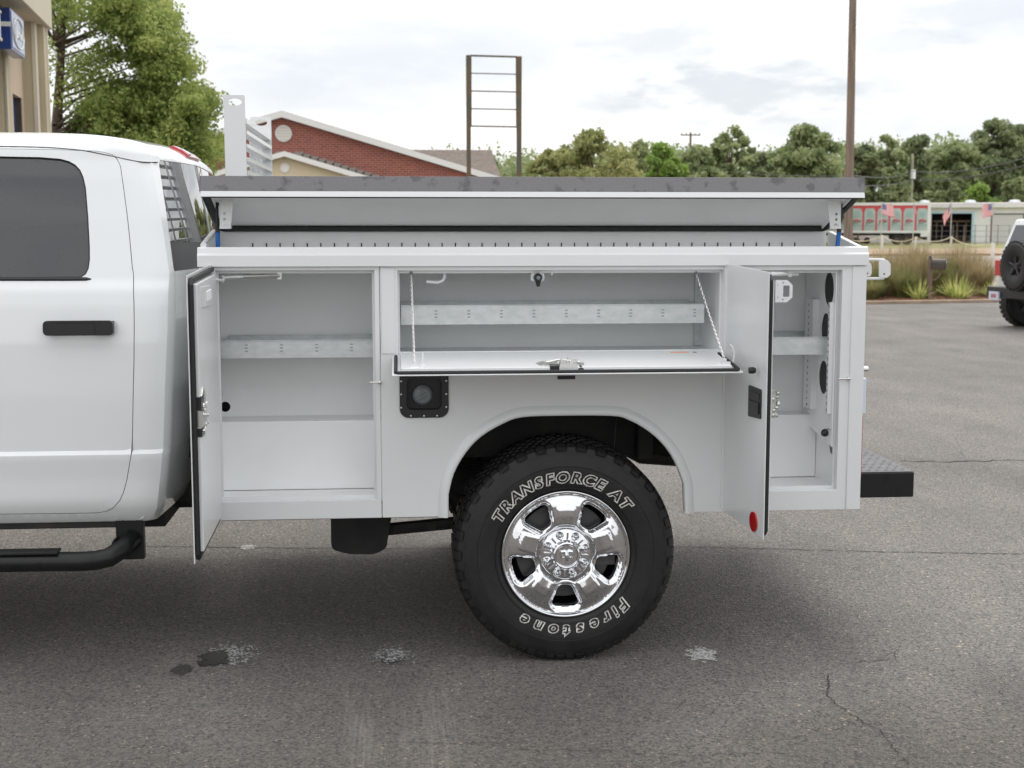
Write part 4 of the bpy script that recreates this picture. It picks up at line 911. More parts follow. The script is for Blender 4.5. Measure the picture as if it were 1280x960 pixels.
# ================================================================== GROUND
def asphalt(name, c1, c2, warm=0):
    m = bpy.data.materials.new(name); m.use_nodes = True; t = m.node_tree; b = t.nodes['Principled BSDF']; b.inputs['Roughness'].default_value = .82; b.inputs['Specular IOR Level'].default_value = .35
    tcn = N(t, 'ShaderNodeTexCoord')
    def nz(s, d=4, st=None):
        x = N(t, 'ShaderNodeTexNoise'); x.inputs['Scale'].default_value = s; x.inputs['Detail'].default_value = d
        if st:
            mm = N(t, 'ShaderNodeMapping'); mm.inputs['Scale'].default_value = st; t.links.new(tcn.outputs['Object'], mm.inputs[0]); t.links.new(mm.outputs[0], x.inputs[0])
        else: t.links.new(tcn.outputs['Object'], x.inputs[0])
        return x
    def ramp(src, stops):
        r = N(t, 'ShaderNodeValToRGB')
        while len(r.color_ramp.elements) < len(stops): r.color_ramp.elements.new(.5)
        for el, (p, c) in zip(r.color_ramp.elements, stops): el.position = p; el.color = (*c, 1) if len(c) == 3 else c
        t.links.new(src, r.inputs[0]); return r.outputs[0]
    def mx(kind, fac, a, b_):
        x = N(t, 'ShaderNodeMix', data_type='RGBA', blend_type=kind)
        if isinstance(fac, float): x.inputs[0].default_value = fac
        else: t.links.new(fac, x.inputs[0])
        for i, v in ((6, a), (7, b_)):
            if isinstance(v, tuple): x.inputs[i].default_value = (*v, 1)
            else: t.links.new(v, x.inputs[i])
        return x.outputs[2]
    base = ramp(nz(.22, 5).outputs[0], [(.35, c1), (.65, c2)])
    pat = ramp(nz(1.6, 6, (1, .5, 1)).outputs[0], [(.3, (.82, .82, .82)), (.7, (1.12, 1.11, 1.10))])
    col = mx('MULTIPLY', 1.0, base, pat)
    v = N(t, 'ShaderNodeTexVoronoi'); v.inputs['Scale'].default_value = 110; t.links.new(tcn.outputs['Object'], v.inputs[0])
    st = ramp(v.outputs['Color'], [(.08, (.34, .33, .33)), (.30, (.74, .74, .74)), (.62, (1.08, 1.07, 1.05)), (.90, (1.5, 1.42, 1.32)), (.965, (2.9, 2.6, 2.25))])
    col = mx('MULTIPLY', .85, col, st)
    fine = ramp(nz(230, 4).outputs[0], [(.36, (.56, .56, .56)), (.64, (1.34, 1.33, 1.31))]); col = mx('MULTIPLY', .8, col, fine)
    # worn whitish scuffs where tyres turned, running across the lot (near side of the truck)
    sp_ = N(t, 'ShaderNodeSeparateXYZ'); t.links.new(tcn.outputs['Object'], sp_.inputs[0])
    def math_(op, a, b_=None):
        x = N(t, 'ShaderNodeMath', operation=op)
        for i, q in enumerate((a, b_)):
            if q is None: continue
            if isinstance(q, (int, float)): x.inputs[i].default_value = q
            else: t.links.new(q, x.inputs[i])
        return x.outputs[0]
    if warm:
        for cx_, wd, amt in ((.54, .085, .75), (.86, .16, .65)):
            dx = math_('SUBTRACT', sp_.outputs[0], cx_); dx = math_('ADD', dx, math_('MULTIPLY', sp_.outputs[1], .06 if cx_ < .6 else -.05))
            f = math_('SUBTRACT', 1.0, math_('DIVIDE', math_('ABSOLUTE', dx), wd)); f = math_('MAXIMUM', f, 0.0)
            st_ = nz(1, 5, (60, 2.2, 1)); g = math_('MULTIPLY', f, math_('MAXIMUM', math_('MULTIPLY', math_('SUBTRACT', st_.outputs[0], .43), 3.2), 0.0))
            # only on the near side
            ny = math_('MULTIPLY', math_('MINIMUM', math_('MAXIMUM', math_('MULTIPLY', math_('ADD', sp_.outputs[1], .12), -2.5), 0.0), 1.0), amt)
            g = math_('MINIMUM', math_('MULTIPLY', g, ny), 1.0)
            col = mx('MIX', g, col, (.42, .39, .36))
        # darker parking strip under and beside vehicles
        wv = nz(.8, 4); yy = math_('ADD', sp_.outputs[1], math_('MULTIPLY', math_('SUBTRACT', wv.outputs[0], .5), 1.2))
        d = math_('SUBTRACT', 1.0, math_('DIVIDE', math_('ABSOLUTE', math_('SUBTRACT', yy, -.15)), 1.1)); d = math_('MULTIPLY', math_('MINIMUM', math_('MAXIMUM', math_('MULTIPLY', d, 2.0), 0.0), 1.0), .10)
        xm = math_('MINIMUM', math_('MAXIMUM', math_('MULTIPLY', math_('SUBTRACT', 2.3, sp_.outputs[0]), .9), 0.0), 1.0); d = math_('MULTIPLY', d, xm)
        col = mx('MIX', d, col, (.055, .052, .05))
        # darker surface on the near side of the lot
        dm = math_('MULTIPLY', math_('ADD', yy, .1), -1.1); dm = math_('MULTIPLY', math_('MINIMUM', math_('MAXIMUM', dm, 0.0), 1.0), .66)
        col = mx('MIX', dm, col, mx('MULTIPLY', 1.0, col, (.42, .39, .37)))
    t.links.new(col, b.inputs['Base Color'])
    bn = N(t, 'ShaderNodeBump'); bn.inputs['Strength'].default_value = .8; bn.inputs['Distance'].default_value = .006
    hh = math_('ADD', v.outputs['Distance'], math_('MULTIPLY', nz(260, 3).outputs[0], .8)); t.links.new(hh, bn.inputs['Height']); t.links.new(bn.outputs[0], b.inputs['Normal'])
    return m
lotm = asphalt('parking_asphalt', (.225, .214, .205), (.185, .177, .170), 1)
roadm = asphalt('road_surface', (.40, .36, .31), (.34, .31, .27))
grassm = mat('lawn_grass', (.19, .20, .075), .9, col2=(.27, .24, .11), noise_scale=.4, detail=8)
dirtm = mat('bare_dirt', (.42, .31, .21), .9, col2=(.33, .24, .16), noise_scale=.6, detail=8)
mulchm = mat('pine_straw_mulch', (.24, .12, .065), .95, col2=(.12, .06, .035), noise_scale=14, detail=8, bump=.6, bump_scale=30)
concm = mat('kerb_concrete', (.38, .29, .21), .85, col2=(.26, .19, .14), noise_scale=3, detail=8)
def sheet(name, pts, z, m, kind='structure', parent=None, **kw):
    b = MB(); b.add([(p[0], p[1], z) for p in pts], [tuple(range(len(pts)))]); return b.part(name, m, parent, kind=kind, **kw)
A_, B2 = at(1085, 380.5, Z=0), at(1255, 378, Z=0); kd = (B2-A_); kd.z = 0; kd.normalize(); kn = Vector((-kd.y, kd.x, 0))
def K(a, b_): return A_+kd*a+kn*b_
sheet('ground', [(-900, -60, 0), (900, -60, 0), (900, 900, 0), (-900, 900, 0)], -.012, grassm)
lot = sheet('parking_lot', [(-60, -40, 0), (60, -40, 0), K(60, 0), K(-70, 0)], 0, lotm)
bd = 4.2
sheet('road', [K(-300, bd), K(300, bd), K(300, 54), K(-300, 44)], -.004, roadm)
sheet('dirt_verge', [K(-300, 44), K(300, 54), K(300, 74), K(-300, 62)], -.008, dirtm)
b = MB(); e0, e1 = K(-60, 0), K(60, 0); q = MB()
def kbox(mb, a0, a1, b0, b1, z0, z1):
    mb.hexa([K(a0, b0)+Vector((0, 0, z0)), K(a1, b0)+Vector((0, 0, z0)), K(a1, b1)+Vector((0, 0, z0)), K(a0, b1)+Vector((0, 0, z0))], [K(a0, b0)+Vector((0, 0, z1)), K(a1, b0)+Vector((0, 0, z1)), K(a1, b1)+Vector((0, 0, z1)), K(a0, b1)+Vector((0, 0, z1))])
kbox(b, -60, 60, 0, .14, -.01, .07); b.part('kerb', concm, None, bevel=.02, kind='structure')
b = MB(); kbox(b, -60, 60, .14, bd, -.01, .06); b.part('planting_bed', mulchm, None, kind='structure')
b = MB(); kbox(b, -60, 60, bd, bd+.15, -.01, .12); b.part('kerb', concm, None, bevel=.02, kind='structure')
b = MB(); kbox(b, -300, 300, 44, 44.3, -.01, .12); b.part('kerb', mat('red_clay_kerb', (.33, .2, .13), .9), None, kind='structure')
# cracks and joints in the lot
crackm = mat('crack_shadow', (.03, .027, .025), .95); jointm = mat('joint_sealer', (.05, .045, .042), .8, noise_amt=.5, noise_scale=30)
def ribbon(name, pts_px, wd, m, jit=.004, z=.003, step=.03, seed=0):
    random.seed(seed); P = [at(px, py, Z=0) for px, py in pts_px]; P = resample([tuple(p) for p in P], step, False); Vv = []
    for i, p in enumerate(P):
        t = (Vector(P[min(i+1, len(P)-1)])-Vector(P[max(i-1, 0)])).normalized(); nn = Vector((-t.y, t.x, 0)); c = Vector(p)+nn*random.gauss(0, jit)
        w_ = wd*random.uniform(.15, 1)*(.35 if i in (0, len(P)-1) else 1); Vv += [c+nn*w_, c-nn*w_]
    b = MB(); b.add([(v.x, v.y, z) for v in Vv], [(2*i, 2*i+1, 2*i+3, 2*i+2) for i in range(len(P)-1)]); return b.part(name, m, lot)
ribbon('pavement_joint', [(175, 683), (420, 686), (700, 686.5), (880, 684), (990, 687), (1100, 690), (1290, 693)], .006, jointm, .006, seed=2, step=.02)
ribbon('pavement_joint', [(1125, 577), (1180, 577), (1290, 575)], .014, jointm, .02, seed=3, step=.04)
ribbon('crack', [(1034, 843), (1036, 858), (1033, 868), (1044, 880), (1062, 892), (1078, 903), (1098, 912), (1112, 928), (1122, 945), (1138, 957)], .0028, crackm, .004, seed=4, step=.012)
ribbon('crack', [(1046, 831), (1075, 828), (1105, 826), (1120, 824), (1118, 815), (1128, 808)], .0022, crackm, .003, seed=5, step=.012)
ribbon('crack', [(1245, 862), (1252, 868), (1256, 872)], .002, crackm, .003, seed=6, step=.01)
ribbon('crack', [(640, 938), (760, 940), (850, 945), (950, 942)], .0018, crackm, .005, seed=8, step=.02)
ribbon('crack', [(960, 940), (985, 945), (1010, 946)], .0018, crackm, .004, seed=9, step=.015)
ribbon('crack', [(480, 928), (560, 930), (650, 929)], .0016, crackm, .004, seed=10, step=.02)
def blob(name, px0, px1, py0, py1, m, seed, z=.0035, rough=.35, n=46, **kw):
    random.seed(seed); c = at((px0+px1)/2, (py0+py1)/2, Z=0); a = at(px1, (py0+py1)/2, Z=0).x-c.x; d = abs(at((px0+px1)/2, py0, Z=0).y-at((px0+px1)/2, py1, Z=0).y)/2
    P = []
    for k in range(n):
        t = 2*pi*k/n; r = 1+rough*(noise.noise(Vector((cos(t)*2+seed, sin(t)*2, seed*1.7))))+random.uniform(-.09, .09)
        P.append((c.x+a*r*cos(t), c.y+d*r*sin(t), 0))
    return sheet(name, P, z, m, kind=None, parent=lot, **kw)
def stain(name, cols, edge, rough, nscale, thr=.0):
    m = bpy.data.materials.new(name); m.use_nodes = True; t = m.node_tree; t.nodes.clear(); o = N(t, 'ShaderNodeOutputMaterial'); b = N(t, 'ShaderNodeBsdfPrincipled'); tr_ = N(t, 'ShaderNodeBsdfTransparent'); mx_ = N(t, 'ShaderNodeMixShader')
    tcn = N(t, 'ShaderNodeTexCoord'); mp_ = N(t, 'ShaderNodeMapping'); mp_.inputs['Location'].default_value = (-1, -1, 0); mp_.inputs['Scale'].default_value = (2, 2, 0); t.links.new(tcn.outputs['Generated'], mp_.inputs[0])
    ln_ = N(t, 'ShaderNodeVectorMath', operation='LENGTH'); t.links.new(mp_.outputs[0], ln_.inputs[0])
    nzn = N(t, 'ShaderNodeTexNoise'); nzn.inputs['Scale'].default_value = nscale; nzn.inputs['Detail'].default_value = 6; nzn.inputs['Roughness'].default_value = .65; t.links.new(tcn.outputs['Object'], nzn.inputs[0])
    a1 = N(t, 'ShaderNodeMath', operation='MULTIPLY_ADD'); t.links.new(nzn.outputs[0], a1.inputs[0]); a1.inputs[1].default_value = edge; a1.inputs[2].default_value = .62-edge/2+thr
    a2 = N(t, 'ShaderNodeMath', operation='SUBTRACT'); t.links.new(a1.outputs[0], a2.inputs[0]); t.links.new(ln_.outputs[1], a2.inputs[1])
    a3 = N(t, 'ShaderNodeMath', operation='MULTIPLY_ADD'); a3.use_clamp = True; t.links.new(a2.outputs[0], a3.inputs[0]); a3.inputs[1].default_value = 5; a3.inputs[2].default_value = .3
    r = N(t, 'ShaderNodeValToRGB'); r.color_ramp.elements[0].position = .42; r.color_ramp.elements[0].color = (*cols[0], 1); r.color_ramp.elements[1].position = .6; r.color_ramp.elements[1].color = (*cols[1], 1)
    n2_ = N(t, 'ShaderNodeTexNoise'); n2_.inputs['Scale'].default_value = 120; n2_.inputs['Detail'].default_value = 4; t.links.new(tcn.outputs['Object'], n2_.inputs[0]); t.links.new(n2_.outputs[0], r.inputs[0]); t.links.new(r.outputs[0], b.inputs['Base Color']); b.inputs['Roughness'].default_value = rough; b.inputs['Specular IOR Level'].default_value = .25
    t.links.new(a3.outputs[0], mx_.inputs[0]); t.links.new(tr_.outputs[0], mx_.inputs[1]); t.links.new(b.outputs[0], mx_.inputs[2]); t.links.new(mx_.outputs[0], o.inputs[0]); return m
wetm = stain('wet_spot', ((.012, .010, .009), (.022, .019, .017)), 1.5, .42, 30, .0); foamm = stain('dried_residue', ((.10, .098, .095), (.62, .62, .61)), 3.4, .6, 46, -.12); pale = stain('pale_scrape', ((.26, .26, .25), (.60, .60, .59)), 2.4, .8, 30, .05); dullm = stain('oil_stain', ((.045, .042, .04), (.08, .076, .072)), 2.2, .7, 24, -.05)
blob('spill_stain', 240, 332, 798, 838, foamm, 21, .003, .3); blob('spill_stain', 238, 292, 810, 838, wetm, 22, .0045, .3)
blob('spill_stain', 450, 534, 804, 836, foamm, 23, .0045, .3); blob('spill_stain', 468, 514, 814, 834, wetm, 24, .003, .3)
blob('spill_stain', 205, 245, 828, 848, dullm, 25, .003, .3)  # faint dull oil stain
blob('paint_scrape', 853, 903, 808, 830, pale, 26, .003, .3); blob('paint_scrape', 296, 324, 681, 688, pale, 28, .003, .3)
# small stones lying about
random.seed(12); b = MB()
for i in range(420):
    px, py = random.uniform(0, 1280), random.uniform(690, 960); p = at(px, py, Z=0); r = random.uniform(.0012, .0034)*(1.4 if random.random() < .05 else 1)
    if -.05 < p.y and p.x < 2.5: pass
    pts = [(p.x+r*random.uniform(.7, 1.3)*cos(a), p.y+r*random.uniform(.7, 1.3)*sin(a), .001) for a in (0, 1.6, 3.1, 4.6)]
    b.add(pts+[(p.x, p.y, r*.9)], [(0, 1, 4), (1, 2, 4), (2, 3, 4), (3, 0, 4)])
b.part('loose_grit', mat('pale_grit', (.42, .38, .33), .8, noise_amt=.5, noise_scale=3, detail=2), lot, kind='stuff')
# ================================================================== VEGETATION
def leafmat(name, cA, cB, cC, scale=.5):
    m = bpy.data.materials.new(name); m.use_nodes = True; t = m.node_tree; t.nodes.clear(); o = N(t, 'ShaderNodeOutputMaterial')
    g = N(t, 'ShaderNodeNewGeometry'); tcn = N(t, 'ShaderNodeTexCoord'); nz = N(t, 'ShaderNodeTexNoise'); nz.inputs['Scale'].default_value = scale; nz.inputs['Detail'].default_value = 2
    t.links.new(tcn.outputs['Object'], nz.inputs[0])
    r = N(t, 'ShaderNodeValToRGB'); r.color_ramp.elements.new(.5)
    for el, p, c in zip(r.color_ramp.elements, (.30, .5, .72), (cA, cB, cC)): el.position = p; el.color = (*c, 1)
    ad = N(t, 'ShaderNodeMath', operation='MULTIPLY_ADD'); t.links.new(g.outputs['Random Per Island'], ad.inputs[0]); ad.inputs[1].default_value = .34; ad.inputs[2].default_value = -.17
    a2 = N(t, 'ShaderNodeMath', operation='ADD'); t.links.new(ad.outputs[0], a2.inputs[0]); t.links.new(nz.outputs[0], a2.inputs[1]); t.links.new(a2.outputs[0], r.inputs[0])
    d = N(t, 'ShaderNodeBsdfPrincipled'); d.inputs['Roughness'].default_value = .55; d.inputs['Specular IOR Level'].default_value = .3; tr = N(t, 'ShaderNodeBsdfTranslucent'); mx_ = N(t, 'ShaderNodeMixShader'); mx_.inputs[0].default_value = .48
    t.links.new(r.outputs[0], d.inputs['Base Color']); t.links.new(r.outputs[0], tr.inputs[0]); t.links.new(d.outputs[0], mx_.inputs[1]); t.links.new(tr.outputs[0], mx_.inputs[2]); t.links.new(mx_.outputs[0], o.inputs[0]); return m
lf_mid = leafmat('leaf_mid_green', (.19, .24, .11), (.31, .37, .18), (.45, .49, .27))  # paler and less saturated: distance haze put into the leaf colour
lf_dark = leafmat('leaf_dark_green', (.15, .19, .10), (.25, .30, .155), (.38, .42, .23))  # dark green lightened and greyed, haze painted into the far leaves
lf_yel = leafmat('leaf_yellow_green', (.22, .24, .09), (.35, .38, .15), (.48, .46, .22))
lf_bright = leafmat('leaf_bright_green', (.13, .22, .05), (.24, .36, .08), (.36, .48, .14))
lf_left = leafmat('leaf_near_tree', (.16, .22, .06), (.30, .38, .105), (.49, .53, .19), .9)
barkm = mat('bark', (.13, .095, .07), .9, col2=(.07, .05, .04), noise_scale=6, detail=8, bump=.5, bump_scale=12)
def leaves_mesh(name, clumps, m, size, rng):
    """clumps: list of (centre, radius xyz, count)"""
    C = np.concatenate([np.tile(np.array(c), (n, 1)) for c, r, n in clumps]); R = np.concatenate([np.tile(np.array(r), (n, 1)) for c, r, n in clumps])
    n = len(C); P = rng.normal(0, .52, (n, 3)); ln = np.linalg.norm(P, axis=1, keepdims=True); P *= np.minimum(1, 1.25/np.maximum(ln, 1e-6)); P = C+P*R
    a = rng.normal(0, 1, (n, 3)); a /= np.linalg.norm(a, axis=1, keepdims=True); b_ = rng.normal(0, 1, (n, 3)); b_ = np.cross(a, b_); b_ /= np.linalg.norm(b_, axis=1, keepdims=True)
    s = size*rng.uniform(.55, 1.3, (n, 1)); a *= s; b_ *= s*.55
    V = np.stack([P-a, P-b_*.9, P+a, P+b_], 1).reshape(-1, 3)
    me = bpy.data.meshes.new(name); me.vertices.add(4*n); me.vertices.foreach_set('co', V.ravel()); me.loops.add(4*n); me.loops.foreach_set('vertex_index', np.arange(4*n)); me.polygons.add(n); me.polygons.foreach_set('loop_start', np.arange(0, 4*n, 4)); me.polygons.foreach_set('loop_total', np.full(n, 4)); me.materials.append(m); me.update(); me.validate(); return me
def branchy(mb, base, tips, r0, rng):
    for tp in tips:
        tp = Vector(tp); base_ = Vector(base); mid = base_.lerp(tp, .5)+Vector(rng.normal(0, .06, 3))*(tp-base_).length+Vector((0, 0, (tp-base_).length*.08))
        mb.tube([base_, base_.lerp(mid, .6)+Vector(rng.normal(0, .03, 3)), mid, tp], [r0, r0*.75, r0*.5, r0*.12], 6, False)
TREE_N = [0]
def tree(loc, h, rad, label, m, kind='broad', leaf=.3, dens=1.0, group='trees beyond the road', seed=1, trunk_h=.25, name='broadleaf_tree'):
    rng = np.random.default_rng(seed); t = thing(name, label, 'tree', loc, group); x0, y0, z0 = loc
    cl = []; tips = []; nC = {'broad': 90, 'airy': 75, 'pine': 60, 'shrub': 44}[kind]
    for i in range(nC):
        if kind == 'pine': u = rng.uniform(.35, 1); rr = rad*(1.05-u*.75)*sqrt(rng.uniform(.1, 1)); 
        else:
            u = rng.uniform(trunk_h, .97); q = (u-trunk_h)/(1-trunk_h); rr = rad*1.05*sqrt(max(.02, 1-max(0, 2*q-.75)**2*.78))*sqrt(rng.uniform(.02, 1))
        a = rng.uniform(0, 2*pi); c = (x0+rr*cos(a), y0+rr*sin(a), z0+h*u); cr = rad*rng.uniform(.13, .30)*(.8 if kind == 'airy' else 1)
        cl.append((c, (cr, cr, cr*.72), int(dens*rng.uniform(70, 150)*(.7 if kind == 'airy' else 1)))); tips.append(c)
    b = MB(); tr = max(.08, h*.016); b.tube([(x0, y0, z0-.1), (x0+.1*tr, y0, z0+h*.2), (x0+rng.normal(0, .2), y0, z0+h*.5), (x0+rng.normal(0, .3), y0, z0+h*.85)], [tr*1.4, tr, tr*.7, tr*.15], 8, False)
    for k, tp in enumerate(tips[::2]): branchy(b, (x0, y0, z0+max(.1, min(tp[2]-z0-.1*h, h*.75))*.8), [tp], tr*.35, rng)
    b.part('trunk', barkm, t, sm=True)
    link('crown', leaves_mesh('crown', cl, m, leaf, rng), t); return t
def gp(px, d, z=0):      # ground place at image column px and distance d
    p = at(px, 284, d=d); return (p.x, p.y, z)
def zat(py, d): return at(640, py, d=d).z
# wood in the distance reads as one mass
rng = np.random.default_rng(77); cl = []
tops = [(480, 205), (560, 190), (640, 184), (700, 186), (760, 190), (840, 182), (900, 182), (960, 182), (1020, 175), (1070, 176), (1120, 178), (1180, 170), (1240, 160), (1330, 155), (1420, 165)]
for i in range(900):
    px = rng.uniform(470, 1420); d = rng.uniform(205, 235); top = zat(interp(px, tops), d); z = rng.uniform(.06, .93)*top
    c = gp(px, d, z); r = rng.uniform(1.8, 3.4); cl.append((c, (r, r, r*.7), int(rng.uniform(50, 90))))
link('far_wood', leaves_mesh('far_wood', cl, lf_mid, .42, rng), None, label='far band of dark green woods behind the metal building and houses', cat='woods', kind='stuff')
b = MB(); b.box(*[min(gp(380, 240)[0], 0), gp(1500, 240)[0]], gp(900, 238)[1], gp(900, 238)[1]+6, 0, 6); 
specs = [ # px, d, top py, half width px, material, kind, label, name
 (742, 62, 165, 62, lf_yel, 'airy', 'wispy yellowish crape myrtle right of the empty sign frame', 'crape_myrtle'),
 (690, 66, 186, 38, lf_yel, 'airy', 'low yellow-green bushy tree just behind the right post of the sign frame', 'broadleaf_tree'),
 (826, 72, 180, 30, lf_bright, 'broad', 'round bright green tree beside the thin utility pole with a crossarm', 'broadleaf_tree'),
 (800, 100, 178, 30, lf_mid, 'broad', 'dull green tree poking up between the crape myrtle and the bright green tree', 'broadleaf_tree'),
 (913, 120, 154, 33, lf_mid, 'airy', 'tall airy open-crowned tree right of the thin utility pole', 'broadleaf_tree'),
 (870, 118, 186, 36, lf_mid, 'broad', 'low wide green tree directly behind the thin utility pole', 'broadleaf_tree'),
 (1005, 122, 160, 48, lf_mid, 'broad', 'broad full green tree left of the tall wooden pole', 'broadleaf_tree'),
 (952, 128, 192, 26, lf_dark, 'broad', 'small dark tree in the dip left of the broad full tree', 'broadleaf_tree'),
 (1078, 140, 178, 26, lf_dark, 'broad', 'dark green tree immediately right of the tall wooden pole', 'broadleaf_tree'),
 (1106, 150, 168, 30, lf_mid, 'airy', 'green tree with a ragged open top above the red trailer', 'broadleaf_tree'),
 (1142, 168, 172, 30, lf_dark, 'pine', 'dark ragged pine behind the pole with the white transformer', 'pine_tree'),
 (1190, 172, 174, 34, lf_mid, 'broad', 'leafy green tree behind the open bay of the metal building', 'broadleaf_tree'),
 (1240, 178, 150, 40, lf_dark, 'broad', 'tallest dark tree at the right end of the tree line', 'broadleaf_tree'),
 (1282, 182, 160, 36, lf_dark, 'pine', 'dark pine cut off by the right edge of the photo', 'pine_tree'),
 (1222, 158, 233, 26, lf_bright, 'shrub', 'light green shrub rising over the roof of the metal building', 'broadleaf_tree'),
 (1118, 156, 232, 22, lf_mid, 'shrub', 'rounded green shrub behind the roof of the red trailer', 'broadleaf_tree'),
 (1175, 160, 222, 22, lf_mid, 'shrub', 'mid green bush behind the joint of trailer and metal building', 'broadleaf_tree'),
 (1270, 160, 222, 28, lf_mid, 'shrub', 'mid green bush over the roof vent nearest the right edge', 'broadleaf_tree'),
 (1040, 135, 205, 30, lf_mid, 'broad', 'mid green tree directly behind the foot of the tall wooden pole', 'broadleaf_tree'),
 (610, 95, 192, 18, lf_mid, 'broad', 'small green tree beyond the end of the brown shingle roof', 'broadleaf_tree')]
for i, (px, d, top, hw, m, kind, lab, nm) in enumerate(specs):
    h = zat(top, d); rad = hw*d/F_PX
    tree(gp(px, d), h, rad, lab, m, kind, leaf=max(.10, .0020*d), dens=2.0 if kind != 'airy' else 1.7, seed=100+i, trunk_h=.10 if kind == 'shrub' else .18, name=nm)
# big tree by the dealership: tufts placed limb by limb
rng = np.random.default_rng(5); D_ = 33.0
bx, by_, _ = gp(78, D_)
lt_ = thing('broadleaf_tree', 'large light green tree with ragged open branches beside the tan building', 'tree', (bx, by_, 0))
lobes = [((168, 40), (46, 42), 26, 1.0), ((150, 5), (50, 30), 14, .8), ((205, 70), (30, 26), 12, 1.0), ((180, 150), (72, 46), 46, 1.05), ((228, 152), (36, 46), 28, 1.0), ((215, 195), (55, 35), 26, 1.0), ((110, 190), (50, 34), 20, .8), ((140, 122), (34, 18), 7, .5), ((95, 60), (30, 60), 16, .14), ((90, 10), (34, 30), 9, .2), ((85, 130), (24, 40), 9, .14), ((120, 80), (30, 26), 8, .14), ((110, 240), (90, 30), 20, .8), ((230, 235), (40, 40), 18, .9), ((30, -40), (120, 50), 22, .5), ((20, 60), (40, 60), 6, .3)]
cl = []; tips = []
for (cx_, cy_), (rx, ry), n, dn in lobes:
    for k in range(n):
        while True:
            q = rng.uniform(-1, 1, 2)
            if q @ q < 1: break
        dd_ = D_+rng.uniform(-2.2, 2.2); p = at(cx_+q[0]*rx, cy_+q[1]*ry, d=dd_); r = rng.uniform(.24, .46); cl.append(((p.x, p.y, p.z), (r*1.25, r*1.25, r*.75), int(dn*rng.uniform(420, 780)))); tips.append((p.x, p.y, p.z, dn))
b = MB(); b.tube([(bx, by_, -.1), (bx+.1, by_, 1.8), (bx-.1, by_+.2, 4), (bx+.3, by_, 7.5)], [.28, .2, .13, .05], 12, False)
for k, tp in enumerate(tips):
    if k % 5: continue
    zb0 = max(1.2, min(tp[2]-.6, 6)); branchy(b, (bx+rng.uniform(-.1, .1), by_+rng.uniform(-.1, .2), zb0), [tp[:3]], .034, rng)
b.part('trunk', barkm, lt_, sm=True); link('crown', leaves_mesh('crown', cl, lf_left, .058, rng), lt_)
# ---- planting bed: grasses and yuccas
grm = leafmat('dry_grass_blades', (.22, .19, .09), (.38, .31, .17), (.52, .42, .26), 3); grg = leafmat('green_grass_blades', (.12, .14, .05), (.22, .23, .09), (.36, .33, .15), 3)
yum = leafmat('yucca_blades', (.26, .33, .09), (.55, .58, .20), (.72, .72, .30), 6)
def blades(base, n, h, spread, wd, droop, rng, stiff=False):
    V = []; Fc = []
    for i in range(n):
        a = rng.uniform(0, 2*pi); t0 = rng.uniform(0, 1)**.5*.75*spread; b0 = Vector(base)+Vector((cos(a)*t0*.5, sin(a)*t0*.5, 0)); hh = h*rng.uniform(.55, 1.08); el = rng.uniform(.15, 1) if not stiff else rng.uniform(.05, 1); out = spread*el*(1 if not stiff else 1)
        sd_ = Vector((-sin(a), cos(a), 0)); pts = []
        for k in range(4):
            q = k/3; z = hh*(q*(1-.0*q)-droop*el*q*q*.6)*(1 if not stiff else (1-.75*el*.8)); pts.append(b0+Vector((cos(a)*out*q**(1.6 if not stiff else 1), sin(a)*out*q**(1.6 if not stiff else 1), z)))
        ws = [wd, wd*.9, wd*.55, wd*.08]; n0 = len(V)
        for p, w_ in zip(pts, ws): V += [p-sd_*w_/2, p+sd_*w_/2]
        Fc += [(n0+2*k, n0+2*k+1, n0+2*k+3, n0+2*k+2) for k in range(3)]
    mb = MB(); mb.add(V, Fc); return mb
def bedp(px, b_off):   # a place in the bed at image column px, b_off metres behind the kerb face
    for k in range(-4000, 4000):
        p = K(k*.01, b_off)
        if proj(p)[0] >= px: return Vector((p.x, p.y, .06))
rng = np.random.default_rng(8)
gl_ = [(1086, .9, .6, .5, 1, 'short green grass clump right beside the truck corner post'), (1103, 3.2, 1.35, .7, 0, 'tall pale grass at the back of the bed behind the grab handle'), (1136, 3.4, 1.5, .7, 0, 'tallest pale tan grass behind the leftmost yucca'), (1168, 3.3, 1.35, .7, 0, 'pale grass at the back of the bed behind the mailbox'), (1213, 3.4, 1.3, .6, 0, 'pale reddish grass at the back of the bed behind the gap between yuccas'),
       (1093, 1.7, .95, .55, 1, 'dense green ornamental grass beside the truck tail'), (1112, 2.3, 1.25, .6, 0, 'tan ornamental grass just right of the white grab handle'), (1128, 1.3, .9, .5, 1, 'low greenish ornamental grass between the grab handle and the leftmost yucca'),
       (1146, 2.6, 1.45, .6, 0, 'tall feathery tan grass left of the mailbox'), (1180, 1.9, 1.1, .45, 1, 'greenish grass tuft right behind the mailbox post'), (1197, 2.9, 1.5, .65, 0, 'tall reddish tan grass over the middle yucca'), (1226, 1.8, 1.15, .5, 0, 'reddish brown grass clump between the middle and right yuccas'), (1068, 2.2, 1.2, .6, 0, 'tan grass half hidden behind the truck tail')]
for px, off, h, sp__, g, lab in gl_:
    p = bedp(px, off); t = thing('ornamental_grass', lab, 'grass clump', tuple(p), 'ornamental grasses in the bed'); blades(p, 1100, h, sp__, .010, .75, rng).part('blades', grg if g else grm, t, kind='stuff')
for px, off, h, lab in ((1148, .9, .62, 'leftmost of the three yellow-green spiky yuccas, left of the mailbox'), (1197, .85, .70, 'largest of the three yuccas, right of the mailbox post'), (1243, 1.0, .50, 'rightmost and smallest yucca next to the off-roader')):
    p = bedp(px, off); t = thing('yucca_plant', lab, 'yucca', tuple(p), 'yuccas in the bed'); blades(p, 110, h, h*.72, .034, .15, rng, True).part('leaf_rosette', yum, t, kind='stuff')
